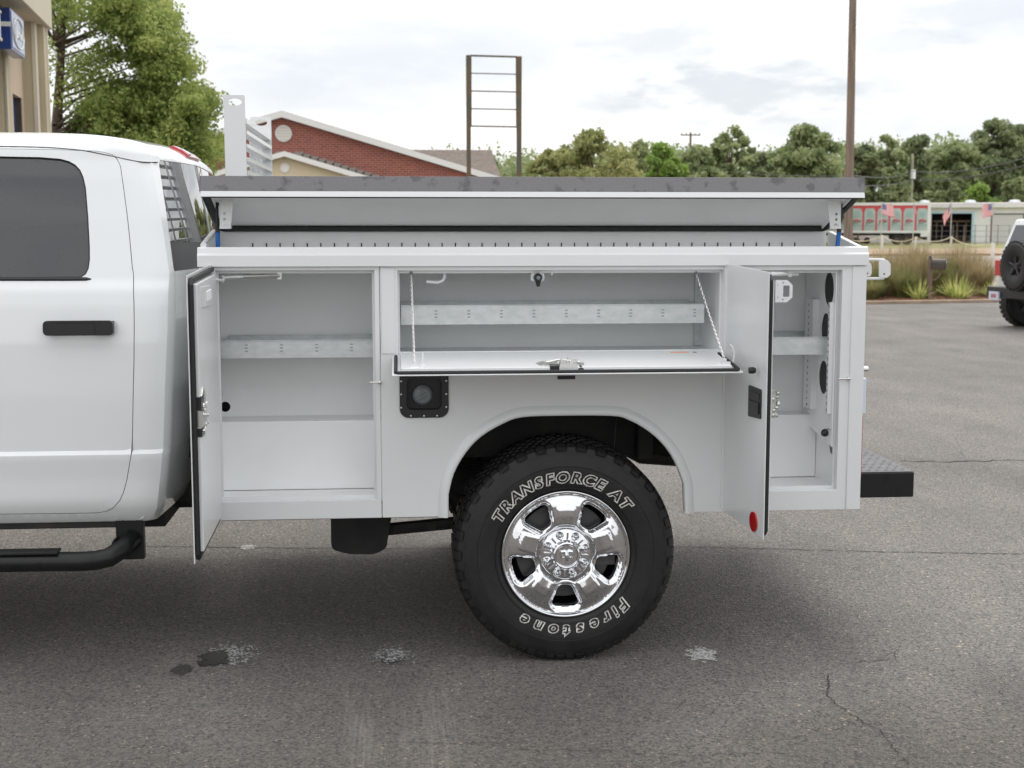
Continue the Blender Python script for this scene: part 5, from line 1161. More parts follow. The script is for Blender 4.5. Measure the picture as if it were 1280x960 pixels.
# straw tufts over the mulch so its surface is not flat
b = MB(); random.seed(6)
for i in range(2600):
    a_ = random.uniform(5, 26); o_ = random.uniform(.2, 2.2); p = K(a_-6, o_); l = random.uniform(.04, .1); an = random.uniform(0, pi); c = Vector((p.x, p.y, .066)); dv = Vector((cos(an), sin(an), random.uniform(-.1, .3)))*l
    b.add([c-dv, c+dv, c+Vector((0, 0, .012))+dv*.2], [(0, 1, 2)])
b.part('pine_straw', mulchm, None, label='loose reddish pine straw scattered over the planting bed', cat='mulch', kind='stuff')
# ---- lawn blades are too far to tell; mailbox
wood = mat('weathered_wood', (.23, .17, .12), .85, col2=(.14, .10, .075), noise_scale=5, stretch=(6, 6, .6), detail=6)
brown = mat('brown_metal', (.075, .06, .05), .4, noise_amt=.2, noise_scale=5)
p = bedp(1160.5, .75); dpt = (p-CAM).dot(_fh); s_ = dpt/F_PX
mbx = thing('mailbox', 'dark brown mailbox on a wooden post with a round finial in the planting bed', 'mailbox', tuple(p))
zt = at(1160, 324, d=dpt).z; b = MB(); b.box(p.x-.045, p.x+.045, p.y-.045, p.y+.045, 0, zt); b.part('post', wood, mbx, bevel=.006)
b = MB(); b.lathe([(.03, 0), (.05, .012), (.02, .025), (.036, .05), (.036, .065), (.0001, .09)], (p.x, p.y, zt), 'Z', 14); b.part('finial', brown, mbx, sm=True)
x1 = at(1178.5, 330, d=dpt).x; zb2, zt2 = at(1160, 335.5, d=dpt).z, at(1160, 323.5, d=dpt).z; r = (zt2-zb2)/2
prof = [(-r*.8, zb2), (r*.8, zb2), (r*.8, zb2+r)]+[(r*.8*cos(a), zb2+r+r*sin(a)) for a in [pi*k/10 for k in range(1, 10)]]+[(-r*.8, zb2+r)]
an = radians(-28); M = Matrix.Translation((p.x+.04, p.y, 0)) @ Matrix.Rotation(an, 4, 'Z')
xe = (x1-p.x-.02)/cos(an); n = len(prof)
b = MB(); b.add([M @ Vector((x, y, z)) for x in (0, xe) for y, z in prof], [tuple(range(n)), tuple(range(n, 2*n))]+[(i, (i+1) % n, n+(i+1) % n, n+i) for i in range(n)]); b.part('box', brown, mbx, bevel=.004)
b = MB(); b.add([M @ Vector((x, y*1.03, (z-zb2)*1.02+zb2-.002)) for x in (xe, xe+.012) for y, z in prof], [tuple(range(n)), tuple(range(n, 2*n))]+[(i, (i+1) % n, n+(i+1) % n, n+i) for i in range(n)]); dr = b.part('box_door', blackp, mbx)
b = MB(); b.box(xe+.012, xe+.016, -.05, .05, zb2+.13, zb2+.17, M); b.part('house_number_plate', paper, dr)
b = MB(); z0 = zb2-.26; pts = [M @ Vector((.02+(xe*.62)*sin(a), 0, z0+.24*(1-cos(a)))) for a in [pi/2*k/8 for k in range(9)]]; b.tube(pts, .018, 6); b.part('brace', wood, mbx, sm=True)
b = MB(); b.box(.02, xe, -.05, .05, zb2-.03, zb2-.001, M); b.part('box_board', wood, mbx)

# ================================================================== FAR SIDE OF THE ROAD
wm = mat('white_metal_siding', (.82, .83, .82), .5, noise_amt=.1, noise_scale=.5, stretch=(1, 1, .2)); roofm = mat('pale_metal_roof', (.55, .50, .48), .5, noise_amt=.15, noise_scale=.4)
redm = mat('red_print', (.62, .07, .09), .5); silv = mat('silver_print', (.50, .56, .55), .5, col2=(.38, .47, .46), noise_scale=1.2); teal = mat('teal_print', (.33, .47, .45), .5); darkred = mat('dark_red_print', (.28, .06, .08), .5)
shadowm = mat('dark_bay', (.03, .035, .045), .8)
def W(px, py, d): return at(px, py, d=d)
dB = 142.0
bld = thing('metal_building', 'long low white metal building with an open dark bay and a roll-up door', 'building', gp(1215, dB))
pL = gp(1000, dB+4); pR = gp(1420, dB-6)
ux = Vector((pR[0]-pL[0], pR[1]-pL[1], 0)); ln = ux.length; ux.normalize(); un = Vector((-ux.y, ux.x, 0))
def B(a, o, z): return Vector((pL[0], pL[1], 0))+ux*a+un*o+Vector((0, 0, z))
def bcoord(px):
    # distance along the wall seen at px
    v = _fh*1.0068+_rt*((px-640)/F_PX); v.z = 0; o = Vector((CAM.x-pL[0], CAM.y-pL[1], 0)); 
    den = v.x*un.x+v.y*un.y; t = -(o.x*un.x+o.y*un.y)/den; q = o+v*t; return q.dot(ux)
def Bbox(mb, a0, a1, o0, o1, z0, z1): mb.hexa([B(a0, o0, z0), B(a1, o0, z0), B(a1, o1, z0), B(a0, o1, z0)], [B(a0, o0, z1), B(a1, o0, z1), B(a1, o1, z1), B(a0, o1, z1)])
zw = zat(259, dB); zr_ = zat(253.5, dB+8); bay0, bay1 = bcoord(1164), bcoord(1217); zbay = zat(267, dB); rd0, rd1 = bcoord(1240), bcoord(1278.5); zrd = zat(268.5, dB)
b = MB(); Bbox(b, 0, bay0, 0, .25, 0, zw); Bbox(b, bay1, ln, 0, .25, 0, zw); Bbox(b, bay0, bay1, 0, .25, zbay, zw); Bbox(b, 0, .25, .25, 16, 0, zw); Bbox(b, ln-.25, ln, .25, 16, 0, zw); Bbox(b, 0, ln, 16, 16.25, 0, zw)
b.part('wall', wm, bld)
b = MB(); 
for k in range(int((ln)/.9)):
    a = k*.9
    if bay0-.1 < a < bay1+.05 or rd0-.1 < a < rd1: continue
    Bbox(b, a, a+.08, -.03, 0, 0, zw-.3)
b.part('wall_ribs', wm, bld, kind='stuff')
b = MB(); Bbox(b, -.3, ln+.3, -.5, -.02, zw-.05, zw+.25); b.part('eave_fascia', wm, bld)
b = MB(); b.hexa([B(-.3, -.5, zw+.251), B(ln+.3, -.5, zw+.251), B(ln+.3, 16.6, zw+.251), B(-.3, 16.6, zw+.251)], [B(-.3, -.45, zw+.36), B(ln+.3, -.45, zw+.36), B(ln+.3, 8, zr_), B(-.3, 8, zr_)]); b.part('roof', roofm, bld)
b = MB(); Bbox(b, bay0+.0, bay1, 5, 5.1, 0, zw); Bbox(b, bay0, bay1, .3, 5, .0, .03); b.part('bay_interior', shadowm, bld)
b = MB()
for px in (1170, 1196, 1207): a = bcoord(px); Bbox(b, a, a+.12, 1.2, 1.32, 0, zat(276, dB))
Bbox(b, bay0+.2, bay1-.3, 1.2, 1.32, zat(277.5, dB), zat(275.5, dB)); b.part('bay_posts', wood, bld)
b = MB(); Bbox(b, bay1-.2, bay1+.05, -.06, .26, 0, zbay); Bbox(b, bay0-.05, bay1+.05, -.06, 0, zbay, zbay+.2); b.part('bay_trim', mat('pale_blue_trim', (.45, .66, .74), .5), bld)
rdr = None
b = MB(); Bbox(b, rd0, rd1, -.05, -.01, 0, zrd); rdr = b.part('roll_door', mat('grey_white_door', (.60, .61, .60), .5), bld)
b = MB()
for k in range(9): z = zrd*(k+.5)/9; Bbox(b, rd0+.05, rd1-.05, -.065, -.051, z, z+.05)
b.part('door_ribs', MATS['grey_white_door'], rdr)
b = MB(); Bbox(b, rd0-.12, rd0, -.08, -.001, 0, zrd+.12); Bbox(b, rd1, rd1+.12, -.08, -.001, 0, zrd+.12); Bbox(b, rd0, rd1, -.08, -.001, zrd, zrd+.12); b.part('door_frame', brown, bld)
for px in (1089.5, 1154, 1212.5, 1269):
    a = bcoord(px); z = zat(256 if px < 1100 else 257, dB); b = MB(); b.lathe([(.32, 0), (.32, .3), (.62, .42), (.62, .75), (.45, .95), (.0001, 1.0)], B(a, 3.5, z-.35), 'Z', 14); b.part('roof_vent', galv, bld, sm=True)
# ---- trailer with printed cans
dT = 128.0
tr = thing('semi_trailer', 'red beverage trailer printed with a row of big silver cans, parked by the metal building', 'trailer', gp(1110, dT))
qL, qR = Vector(gp(1028, dT+1)), Vector(gp(1162, dT-1)); tx = (qR-qL); tl = tx.length; tx.normalize(); tn = Vector((-tx.y, tx.x, 0))
def Tq(px):
    v = _fh*1.0068+_rt*((px-640)/F_PX); v.z = 0; o = Vector((CAM.x-qL.x, CAM.y-qL.y, 0)); den = v.dot(tn); t = -o.dot(tn)/den; return (o+v*t).dot(tx)
def Tb(mb, a0, a1, o0, o1, z0, z1):
    P = lambda a, o, z: qL+tx*a+tn*o+Vector((0, 0, z)); mb.hexa([P(a0, o0, z0), P(a1, o0, z0), P(a1, o1, z0), P(a0, o1, z0)], [P(a0, o0, z1), P(a1, o0, z1), P(a1, o1, z1), P(a0, o1, z1)])
z0, z1 = zat(291, dT), zat(253.5, dT); zr0 = zat(257, dT)
b = MB(); Tb(b, 0, tl, 0, 2.5, z0, z1); body_ = b.part('trailer_body', redm, tr)
b = MB(); Tb(b, -.05, tl+.05, -.05, -.001, z1-.25, z1+.02); Tb(b, -.05, tl+.05, -.05, -.001, z0-.02, z0+.2); Tb(b, tl-.22, tl+.05, -.05, -.001, z0+.2, z1-.25); b.part('trailer_frame', wm, tr)
def tplate(mb, P, off, th=.02):
    n = len(P); f = lambda a, z, o: qL+tx*a+tn*o+Vector((0, 0, z)); mb.add([f(a, z, -off) for a, z in P]+[f(a, z, -off-th) for a, z in P], [tuple(range(n)), tuple(range(n, 2*n))]+[(i, (i+1) % n, n+(i+1) % n, n+i) for i in range(n)])
cw = Tq(1145)-Tq(1128)
for k in range(8):
    c = Tq(1152.5)-k*Tq(1152.5)*0-k*(Tq(1152.5)-Tq(1136)); hw = .43*(Tq(1152.5)-Tq(1136)); zt = zat(260.5, dT); zm = zat(276, dT); zb3 = z0+.2
    if c-hw < 0: break
    b = MB(); tplate(b, rpoly([(c-hw, zb3), (c+hw, zb3), (c+hw, zt-.35), (c+hw*.7, zt), (c-hw*.7, zt), (c-hw, zt-.35)], .1), .002); cn = b.part('printed_can', silv, body_)
    q = MB(); tplate(q, rpoly([(c-hw*.55, zm+.35), (c+hw*.5, zm+.35), (c+hw*.45, zt-.3), (c-hw*.5, zt-.3)], .1), .023); q.part('can_art', teal, cn); q = MB(); tplate(q, [(c-hw*.9, zb3+.45), (c+hw*.9, zb3+.45), (c+hw*.9, zb3+.58), (c-hw*.9, zb3+.58)], .023); q.part('can_stripe', teal, cn)
    q = MB(); tplate(q, rpoly([(c-hw*.8, zm), (c+hw*.8, zm), (c+hw*.2, zm+.14), (c-hw*.2, zm+.14)], .05), .045); q.part('can_band', redm, cn)
    q = MB(); f = lambda a, z: qL+tx*a+tn*-.05+Vector((0, 0, z)); q.tube([f(c-hw*.6, zb3+.55), f(c-hw*.45, zb3+.95), f(c-hw*.15, zb3+1.05), f(c-hw*.3, zb3+.75), f(c, zb3+.7), f(c+hw*.2, zb3+.85), f(c+hw*.5, zb3+.8), f(c+hw*.75, zb3+.95)], .032, 4); q.part('can_script', darkred, cn)
for px in (1119, 1132.5): pass
for px in (1121.5, 1134):
    a = Tq(px); c = qL+tx*a; b = MB(); M = Matrix.Translation((c.x, c.y, .52)); nn_ = 20
    ringp = [(.0, -.02, .0)]; 
    pr = [(.22, .05), (.28, .0), (.50, .0), (.52, .05), (.52, .28), (.3, .3)]
    vs = []; 
    for k in range(nn_):
        t = 2*pi*k/nn_
        for r_, h in pr: vs.append(Vector((c.x, c.y, .52))+tx*(r_*cos(t))+tn*h+Vector((0, 0, r_*sin(t))))
    m_ = len(pr); b.add(vs, [(k*m_+j, k*m_+j+1, ((k+1) % nn_)*m_+j+1, ((k+1) % nn_)*m_+j) for k in range(nn_) for j in range(m_-1)]); wl = b.part('wheel', rubber, tr, sm=True)
    b = MB(); vs = [Vector((c.x, c.y, .52))+tx*(.23*cos(2*pi*k/16))+tn*.06+Vector((0, 0, .23*sin(2*pi*k/16))) for k in range(16)]; b.add(vs, [tuple(range(16))]); b.part('wheel_hub', brown, wl)
b = MB(); Tb(b, .3, tl-.3, .3, 2.2, z0-.25, z0-.01); Tb(b, Tq(1113), Tq(1160), .5, 2.0, .45, z0-.25); Tb(b, Tq(1150), Tq(1160), -.02, .1, .7, 1.2); b.part('trailer_chassis', darkm, tr)
b = MB(); Tb(b, Tq(1151), Tq(1160), -.06, -.03, .75, 1.25); b.part('mud_flap', wm, tr)
for px in (1072,): b = MB(); Tb(b, Tq(px), Tq(px)+.12, .1, .25, 0, z0); b.part('landing_leg', brown, tr)
# white car seen under the trailer
p0 = Vector(gp(1080, dT+6)); cr = thing('parked_car', 'white car partly hidden under the front of the printed trailer', 'car', tuple(p0))
s_ = (dT+6)/F_PX; L2 = Tq(1099)-Tq(1076)
Q = [(0, .3), (L2*.95, .3), (L2, .55), (L2*.96, .82), (L2*.7, .95), (L2*.5, 1.4), (L2*.05, 1.42), (0, .9)]
b = MB(); b.add(*solid([(p0.x-1+a, z) for a, z in Q], [], p0.y, p0.y+1.7)); cb = b.part('car_body', cabwhite, cr, bevel=.08)
b = MB(); b.add(*solid([(p0.x-1+a, z) for a, z in ((L2*.1, .98), (L2*.62, .98), (L2*.47, 1.34), (L2*.1, 1.36))], [], p0.y-.012, p0.y-.002)); b.part('side_window', tint, cr)
for a in (L2*.16, L2*.8):
    b = MB(); b.lathe([(.0001, -.03), (.2, -.03), (.32, -.02), (.33, .2)], (p0.x-1+a, p0.y, .33), n=20); b.part('wheel', rubber, cr, sm=True)
# ---- rope fence: white posts carrying a drooping rope
rope = mat('pale_rope', (.66, .60, .42), .8)
fp = [(1050, 311), (1102.5, 311.5), (1144.5, 312), (1188.5, 313), (1240.5, 324)]
tops_ = [294, 294, 296, 303.5, 303.5]
fpost = []
rf_ = thing('rope_fence', 'low fence of white posts with a drooping pale rope along the far verge', 'fence', tuple(at(1144, 312, Z=0)))
for (px, py), tp in zip(fp, tops_):
    if px == 1188.5: py = 309
    p = at(px, py, Z=0); h = (py-tp)*(p-CAM).dot(_fh)/F_PX; wd = .07
    if px == 1188.5: h = .9
    b = MB(); b.box(p.x-wd, p.x+wd, p.y-wd, p.y+wd, 0, h); b.part('fence_post', mat('post_white', (.72, .70, .64), .7) if 'post_white' not in MATS else MATS['post_white'], rf_); fpost.append(Vector((p.x, p.y, h*.95)))
for a, c in zip(fpost, fpost[1:]):
    sg_ = .36*min(a.z, c.z)*1.15; b = MB(); b.tube([a.lerp(c, k/12)-Vector((0, 0, 4*sg_*(k/12)*(1-k/12))) for k in range(13)], .03, 5); b.part('rope', rope, rf_, sm=True)
# ---- chain link fence in front of the building: thin rails and posts
cf_ = thing('wire_fence', 'thin wire fence with slim posts running in front of the open bay', 'fence', gp(1200, 126)); b = MB(); fm = mat('fence_wire', (.20, .18, .17), .6)
l0, l1 = Vector(gp(1164, 126)), Vector(gp(1262, 122))
for z in (.3, .8, 1.3, 1.8): 
    for q in (0,): b.tube([l0+Vector((0, 0, z)), l1+Vector((0, 0, z))], .018, 4)
b.part('fence_wires', fm, cf_, kind='stuff')
for k in range(8):
    p = l0.lerp(l1, k/7); b = MB(); b.tube([p, p+Vector((0, 0, 1.85))], .035, 5); b.part('fence_post', fm, cf_)
# ---- flags
fr_, fwt, fbl = mat('flag_red', (.62, .06, .08), .7), mat('flag_white', (.78, .76, .76), .7), mat('flag_blue', (.10, .11, .28), .7)
polem = mat('flagpole_metal', (.5, .5, .48), .4, metal=.5)
def flag(px, pybase, pytop, corners, label, seed):
    d = 100.0; p = Vector(gp(px, d)); t = thing('flag_on_pole', label, 'flag', tuple(p), 'small american flags by the road'); zt = zat(pytop, d)
    b = MB(); b.tube([p, p+Vector((0, 0, zt))], .035, 6); b.lathe([(.0001, -.05), (.05, 0), (.0001, .05)], p+Vector((0, 0, zt)), 'Z', 8); b.part('pole', polem, t, sm=True)
    # corners: hoist top, hoist bottom, fly bottom, fly top in the image
    C4 = [at(x, y, d=d) for x, y in corners]; nx, nz_ = 16, 13; mb = MB(); vs = []
    for j in range(nz_+1):
        for i in range(nx+1):
            u_, v_ = i/nx, j/nz_; q = C4[0].lerp(C4[3], u_).lerp(C4[1].lerp(C4[2], u_), v_); q = q+_fw*(.10*sin(u_*7+seed+v_*1.5)*min(1, u_*3))+Vector((0, 0, .03*sin(u_*9+seed))); vs.append(q)
    mb.v = [tuple(v) for v in vs]
    for j in range(nz_):
        for i in range(nx):
            a = j*(nx+1)+i; mb.f.append((a, a+1, a+nx+2, a+nx+1)); mb.m.append(2 if (i < 6 and j < 7) else (0 if j % 2 == 0 else 1))
    mb.part('flag_cloth', [fr_, fwt, fbl], t, sm='full')
    st = MB()
    for j in range(4):
        for i in range(5):
            u_, v_ = (i+.6)/nx*1.1, (j+.6)/nz_*1.6; q = C4[0].lerp(C4[3], u_).lerp(C4[1].lerp(C4[2], u_), v_)+_fw*(.10*sin(u_*7+seed+v_*1.5)*min(1, u_*3)-.012)+Vector((0, 0, .03*sin(u_*9+seed)))
            st.add([q+_rt*.016*cos(a)+_up*.016*sin(a) for a in [2*pi*k/5+.3 for k in range(5)]], [tuple(range(5))])
    st.part('flag_stars', fwt, t, kind='stuff')
flag(1101.5, 305, 253, [(1102, 255), (1102.5, 268), (1119, 272), (1117, 256.5)], 'leftmost flag flying out over the printed cans of the trailer', .3)
flag(1141.5, 304, 253, [(1141.5, 256), (1142.5, 266), (1147, 269.5), (1145, 259)], 'half furled narrow flag at the right end of the trailer', 1.6)
flag(1188.6, 305, 252.5, [(1188.4, 254), (1188, 268), (1180, 283), (1178.5, 270)], 'flag hanging down in front of the dark open bay', 2.2)
flag(1240.5, 305, 253, [(1240, 254), (1240.5, 269), (1228, 272.5), (1227, 257.5)], 'rightmost flag, in front of the roll-up door', 3.1)
# ---- utility poles and wires
polew = mat('pole_wood', (.25, .19, .15), .9, col2=(.15, .115, .09), noise_scale=4, stretch=(5, 5, .25), detail=7); wirem = mat('cable', (.06, .06, .065), .6)
p = Vector(gp(1061, 47)); up_ = thing('utility_pole', 'tall thick wooden pole rising out of the picture behind the truck tail', 'utility pole', tuple(p)); b = MB(); b.tube([p, p+Vector((-.12, 0, 13))], [.165, .11], 14); b.part('pole', polew, up_, sm=True)
p = Vector(gp(1137.5, 150)); up2 = thing('utility_pole', 'distant pole with a white box near its middle behind the trailer', 'utility pole', tuple(p)); b = MB(); b.tube([p, p+Vector((0, 0, zat(192, 150)))], [.24, .17], 8); b.part('pole', mat('pale_pole', (.40, .40, .28), .9, noise_amt=.3, noise_scale=1), up2, sm=True)
q0 = at(1141.3, 218, d=149.4); b = MB(); b.lathe([(.26, -.48), (.28, -.4), (.28, .42), (.22, .48), (.0001, .5)], q0, 'Z', 12); b.part('transformer', wm, up2, sm=True)
p = Vector(gp(861.5, 150)); up3 = thing('utility_pole', 'thin far pole with a crossarm rising over the trees right of the crape myrtle', 'utility pole', tuple(p)); zt = zat(165.5, 150); b = MB(); b.tube([p, p+Vector((0, 0, zt))], [.16, .12], 8); b.part('pole', wood, up3, sm=True)
b = MB(); b.box(p.x-1.1, p.x+1.1, p.y-.06, p.y+.06, zt-.35, zt-.22); b.part('crossarm', wood, up3)
b = MB()
for dx in (-1, -.5, .5, 1): b.lathe([(.05, 0), (.07, .1), (.0001, .2)], p+Vector((dx, 0, zt-.22)), 'Z', 6)
b.part('insulators', capg, up3)
def wire(a, c, sag, r, label, group='overhead cables'):
    A, C = at(*a[:2], d=a[2]), at(*c[:2], d=c[2]); b = MB(); b.tube([A.lerp(C, k/24)-Vector((0, 0, 4*sag*(k/24)*(1-k/24))) for k in range(25)], r, 5); b.part('cable', wirem, None, label=label, cat='cable', group=group)
wire((1062, 219, 47), (1137.5, 214.5, 149), .3, .025, 'upper cable from the tall wooden pole to the pole with the white box')
wire((1137.5, 213.5, 149), (1330, 182, 95), .8, .05, 'thick upper cable running from the pole with the white box to the right edge')
wire((1137.5, 224, 149), (1330, 192, 95), .7, .05, 'lower cable running from the pole with the white box to the right edge')
wire((1062, 232, 47), (1137.5, 224.5, 149), .2, .022, 'lower cable from the tall wooden pole to the pole with the white box')
wire((861.5, 203, 150), (1058, 220, 47), .4, .012, 'faint cable from the thin far pole to the tall wooden pole')
wire((861.5, 208, 150), (795, 196, 100), .2, .03, 'short cable dropping left from the thin far pole through the green trees')
# ---- empty sign frame
rust = mat('rusty_steel', (.10, .095, .075), .8, col2=(.15, .11, .06), noise_scale=3, detail=7); dS = 40.0
sf = thing('sign_frame', 'tall empty sign frame of two rusty posts joined by thin bars', 'sign frame', gp(617, dS))
for px0, px1, pt in ((583, 588.8, 69), (645.6, 652, 70.5)):
    x0, x1 = at(px0, 200, d=dS), at(px1, 200, d=dS); cx_, cy_ = (x0.x+x1.x)/2, x0.y; hw = (x1.x-x0.x)/2; zt = zat(pt, dS)
    b = MB(); b.hexa([(cx_-hw*.8, cy_-.08, 0), (cx_+hw*.8, cy_-.08, 0), (cx_+hw*.8, cy_+.08, 0), (cx_-hw*.8, cy_+.08, 0)], [(cx_-hw, cy_-.08, zt), (cx_+hw, cy_-.08, zt), (cx_+hw, cy_+.08, zt), (cx_-hw, cy_+.08, zt)]); b.part('post', rust, sf, bevel=.01)
for y0, y1, th in ((69.5, 71, .028), (91.5, 92.8, .016), (113.6, 115, .018), (135.8, 137, .018), (157.5, 158.6, .022)):
    b = MB(); b.tube([at(588, y0, d=dS), at(646, y1, d=dS)], th, 6); b.part('crossbar', rust, sf)
b = MB(); 
for px in (588.8, 645.2): b.tube([at(px, 71, d=dS), at(px+.3, 157, d=dS)], .014, 5)
b.part('inner_channel', rust, sf)

# ================================================================== BRICK HOUSE
def brickmat():
    m = bpy.data.materials.new('red_brick'); m.use_nodes = True; t = m.node_tree; b = t.nodes['Principled BSDF']; b.inputs['Roughness'].default_value = .9
    tcn = N(t, 'ShaderNodeTexCoord'); sp_ = N(t, 'ShaderNodeSeparateXYZ'); cb = N(t, 'ShaderNodeCombineXYZ'); t.links.new(tcn.outputs['Object'], sp_.inputs[0]); t.links.new(sp_.outputs[0], cb.inputs[0]); t.links.new(sp_.outputs[2], cb.inputs[1])
    br = N(t, 'ShaderNodeTexBrick'); br.inputs['Color1'].default_value = (.34, .10, .075, 1); br.inputs['Color2'].default_value = (.24, .07, .055, 1); br.inputs['Mortar'].default_value = (.42, .27, .22, 1)
    br.inputs['Scale'].default_value = 1; br.inputs['Brick Width'].default_value = .23; br.inputs['Row Height'].default_value = .085; br.inputs['Mortar Size'].default_value = .009; br.offset = .5
    t.links.new(cb.outputs[0], br.inputs[0]); t.links.new(br.outputs[0], b.inputs['Base Color']); return m
brick = brickmat(); trimw = mat('white_trim', (.74, .74, .72), .5); shing = mat('brown_shingles', (.20, .165, .14), .9, col2=(.13, .105, .09), noise_scale=5, detail=8, stretch=(1, 1, 3)); sid = mat('cream_siding', (.62, .54, .38), .6); shg = mat('grey_shingle_flashing', (.30, .27, .25), .8)
dH = 52.0
Hc = Vector(gp(353, dH)); house = thing('brick_house', 'red brick house with a white trimmed gable and a round white vent', 'house', tuple(Hc))
YH = Hc.y
def h2(px, py, Y=None): p = at(px, py, Y=YH if Y is None else Y); return (p.x, p.z)
pk = h2(353, 148); pr_ = h2(612, 226); dx = pr_[0]-pk[0]; pl2 = (pk[0]-dx, pr_[1])
b = MB(); b.add(*solid([(pl2[0], 0), (pr_[0], 0), (pr_[0], pr_[1]), pk, (pl2[0], pl2[1])], [], YH, YH+.3)); b.part('gable_wall', brick, house)
b = MB(); b.box(pl2[0], pl2[0]+.3, YH+.31, YH+14, 0, pl2[1]); b.box(pr_[0]-.3, pr_[0], YH+.31, YH+14, 0, pl2[1]); b.part('side_wall', brick, house)
sl_ = (pr_[1]-pk[1])/dx
for s in (1, -1):
    P = lambda t, y, o: Vector((pk[0]+s*dx*t, y, pk[1]+sl_*dx*t+o)); b = MB(); te = 1.06
    b.hexa([P(0, YH-.35, .12), P(te, YH-.35, .12), P(te, YH+14.4, .12), P(0, YH+14.4, .12)], [P(0, YH-.35, .26), P(te, YH-.35, .26), P(te, YH+14.4, .26), P(0, YH+14.4, .26)]); rfp = b.part('roof_slope', shing, house)
    b = MB(); b.hexa([P(0, YH-.38, .02), P(te, YH-.38, .02), P(te, YH-.34, .02), P(0, YH-.34, .02)], [P(0, YH-.38, .25), P(te, YH-.38, .25), P(te, YH-.34, .25), P(0, YH-.34, .25)]); b.hexa([P(0, YH-.34, .02), P(te, YH-.34, .02), P(te, YH, .02), P(0, YH, .02)], [P(0, YH-.34, .05), P(te, YH-.34, .05), P(te, YH, .05), P(0, YH, .05)]); b.part('rake_board', trimw, rfp)
vc = h2(354.5, 167); rv = 10.2*dH/F_PX
b = MB(); b.lathe([(rv, .0), (rv, -.07), (rv-.05, -.08), (rv-.06, -.05), (.0001, -.05)], (vc[0], YH, vc[1]), n=40); gv = b.part('round_vent', trimw, house, sm=True)
b = MB()
for k in range(5): z = vc[1]+(k-2)*.105; w_ = sqrt(max(.01, (rv-.07)**2-(z-vc[1])**2)); b.box(vc[0]-w_, vc[0]+w_, YH-.062, YH-.051, z-.012, z+.012)
b.part('vent_louvre', sid, gv)
# low gable in front with cream siding
YG = YH-2.2; pk2 = h2(356, 196, YG); pr2 = h2(466, 229, YG); dx2 = pr2[0]-pk2[0]; sl2 = (pr2[1]-pk2[1])/dx2
nrow = 16; zlow = 1.2
b = MB(); b.add(*solid([(pk2[0]-dx2, 0), (pr2[0], 0), (pr2[0], pr2[1]), pk2, (pk2[0]-dx2, pr2[1])], [], YG, YG+.15)); fgw = b.part('front_gable_wall', sid, house)
for k in range(26):
    z = pk2[1]-.10*(k+1)
    if z < .9: break
    hw = min(dx2, (z-pk2[1])/sl2)-.02
    if hw < .05: continue
    b = MB(); b.hexa([(pk2[0]-hw, YG-.022, z), (pk2[0]+hw, YG-.022, z), (pk2[0]+hw, YG, z), (pk2[0]-hw, YG, z)], [(pk2[0]-hw+.1, YG-.006, z+.098), (pk2[0]+hw-.1, YG-.006, z+.098), (pk2[0]+hw-.1, YG, z+.098), (pk2[0]-hw+.1, YG, z+.098)]); b.part('siding_board', sid, fgw)
for s in (1, -1):
    P = lambda t, y, o: Vector((pk2[0]+s*dx2*t, y, pk2[1]+sl2*dx2*t+o)); b = MB(); te = 1.08
    b.hexa([P(0, YG-.3, .10), P(te, YG-.3, .10), P(te, YH-.01, .10), P(0, YH-.01, .10)], [P(0, YG-.3, .2), P(te, YG-.3, .2), P(te, YH-.01, .2), P(0, YH-.01, .2)]); rfp = b.part('low_roof_slope', shing, house)
    b = MB(); b.hexa([P(0, YG-.33, .0), P(te, YG-.33, .0), P(te, YG-.29, .0), P(0, YG-.29, .0)], [P(0, YG-.33, .19), P(te, YG-.33, .19), P(te, YG-.29, .19), P(0, YG-.29, .19)]); b.part('low_rake_board', trimw, rfp)
v2 = h2(356, 210, YG); b = MB(); b.lathe([(.17, -.0), (.17, -.06), (.13, -.07), (.12, -.03), (.0001, -.03)], (v2[0], YG, v2[1]), n=24); b.part('small_round_vent', trimw, house, sm=True)
# stepped flashing where the low roof meets the brick
for k in range(11):
    t = .06+.09*k
    for s in (1, -1):
        x = pk2[0]+s*dx2*t; z = pk2[1]+sl2*dx2*t; zz = z+.20+.17; 
        b = MB(); b.box(min(x, x+s*.34), max(x, x+s*.34), YH-.03, YH-.001, z-.15, zz); b.part('step_flashing', shg, house)
# the house's rear wing with the brown hipped roof
YW_ = YH+9; a0, a1 = at(500, 187, Y=YW_), at(614, 187.5, Y=YW_); ze = zat(226, 59)
b = MB(); e0, e1 = at(470, 226, Y=YW_-4).x, at(640, 226, Y=YW_-4).x
b.add([(e0, YW_-4.5, a0.z-1.9), (e1-.3, YW_-4.5, a0.z-1.9), (e1-.3, YW_+4.5, a0.z-1.9), (e0, YW_+4.5, a0.z-1.9), (a0.x, YW_, a0.z), (a1.x, YW_, a1.z)], [(3, 2, 1, 0), (0, 1, 5, 4), (1, 2, 5), (2, 3, 4, 5), (3, 0, 4)]); b.part('wing_roof', shing, house)
b = MB(); b.box(e0+.3, e1-.7, YW_-4.1, YW_+4.1, 0, a0.z-1.9); b.part('wing_wall', brick, house)

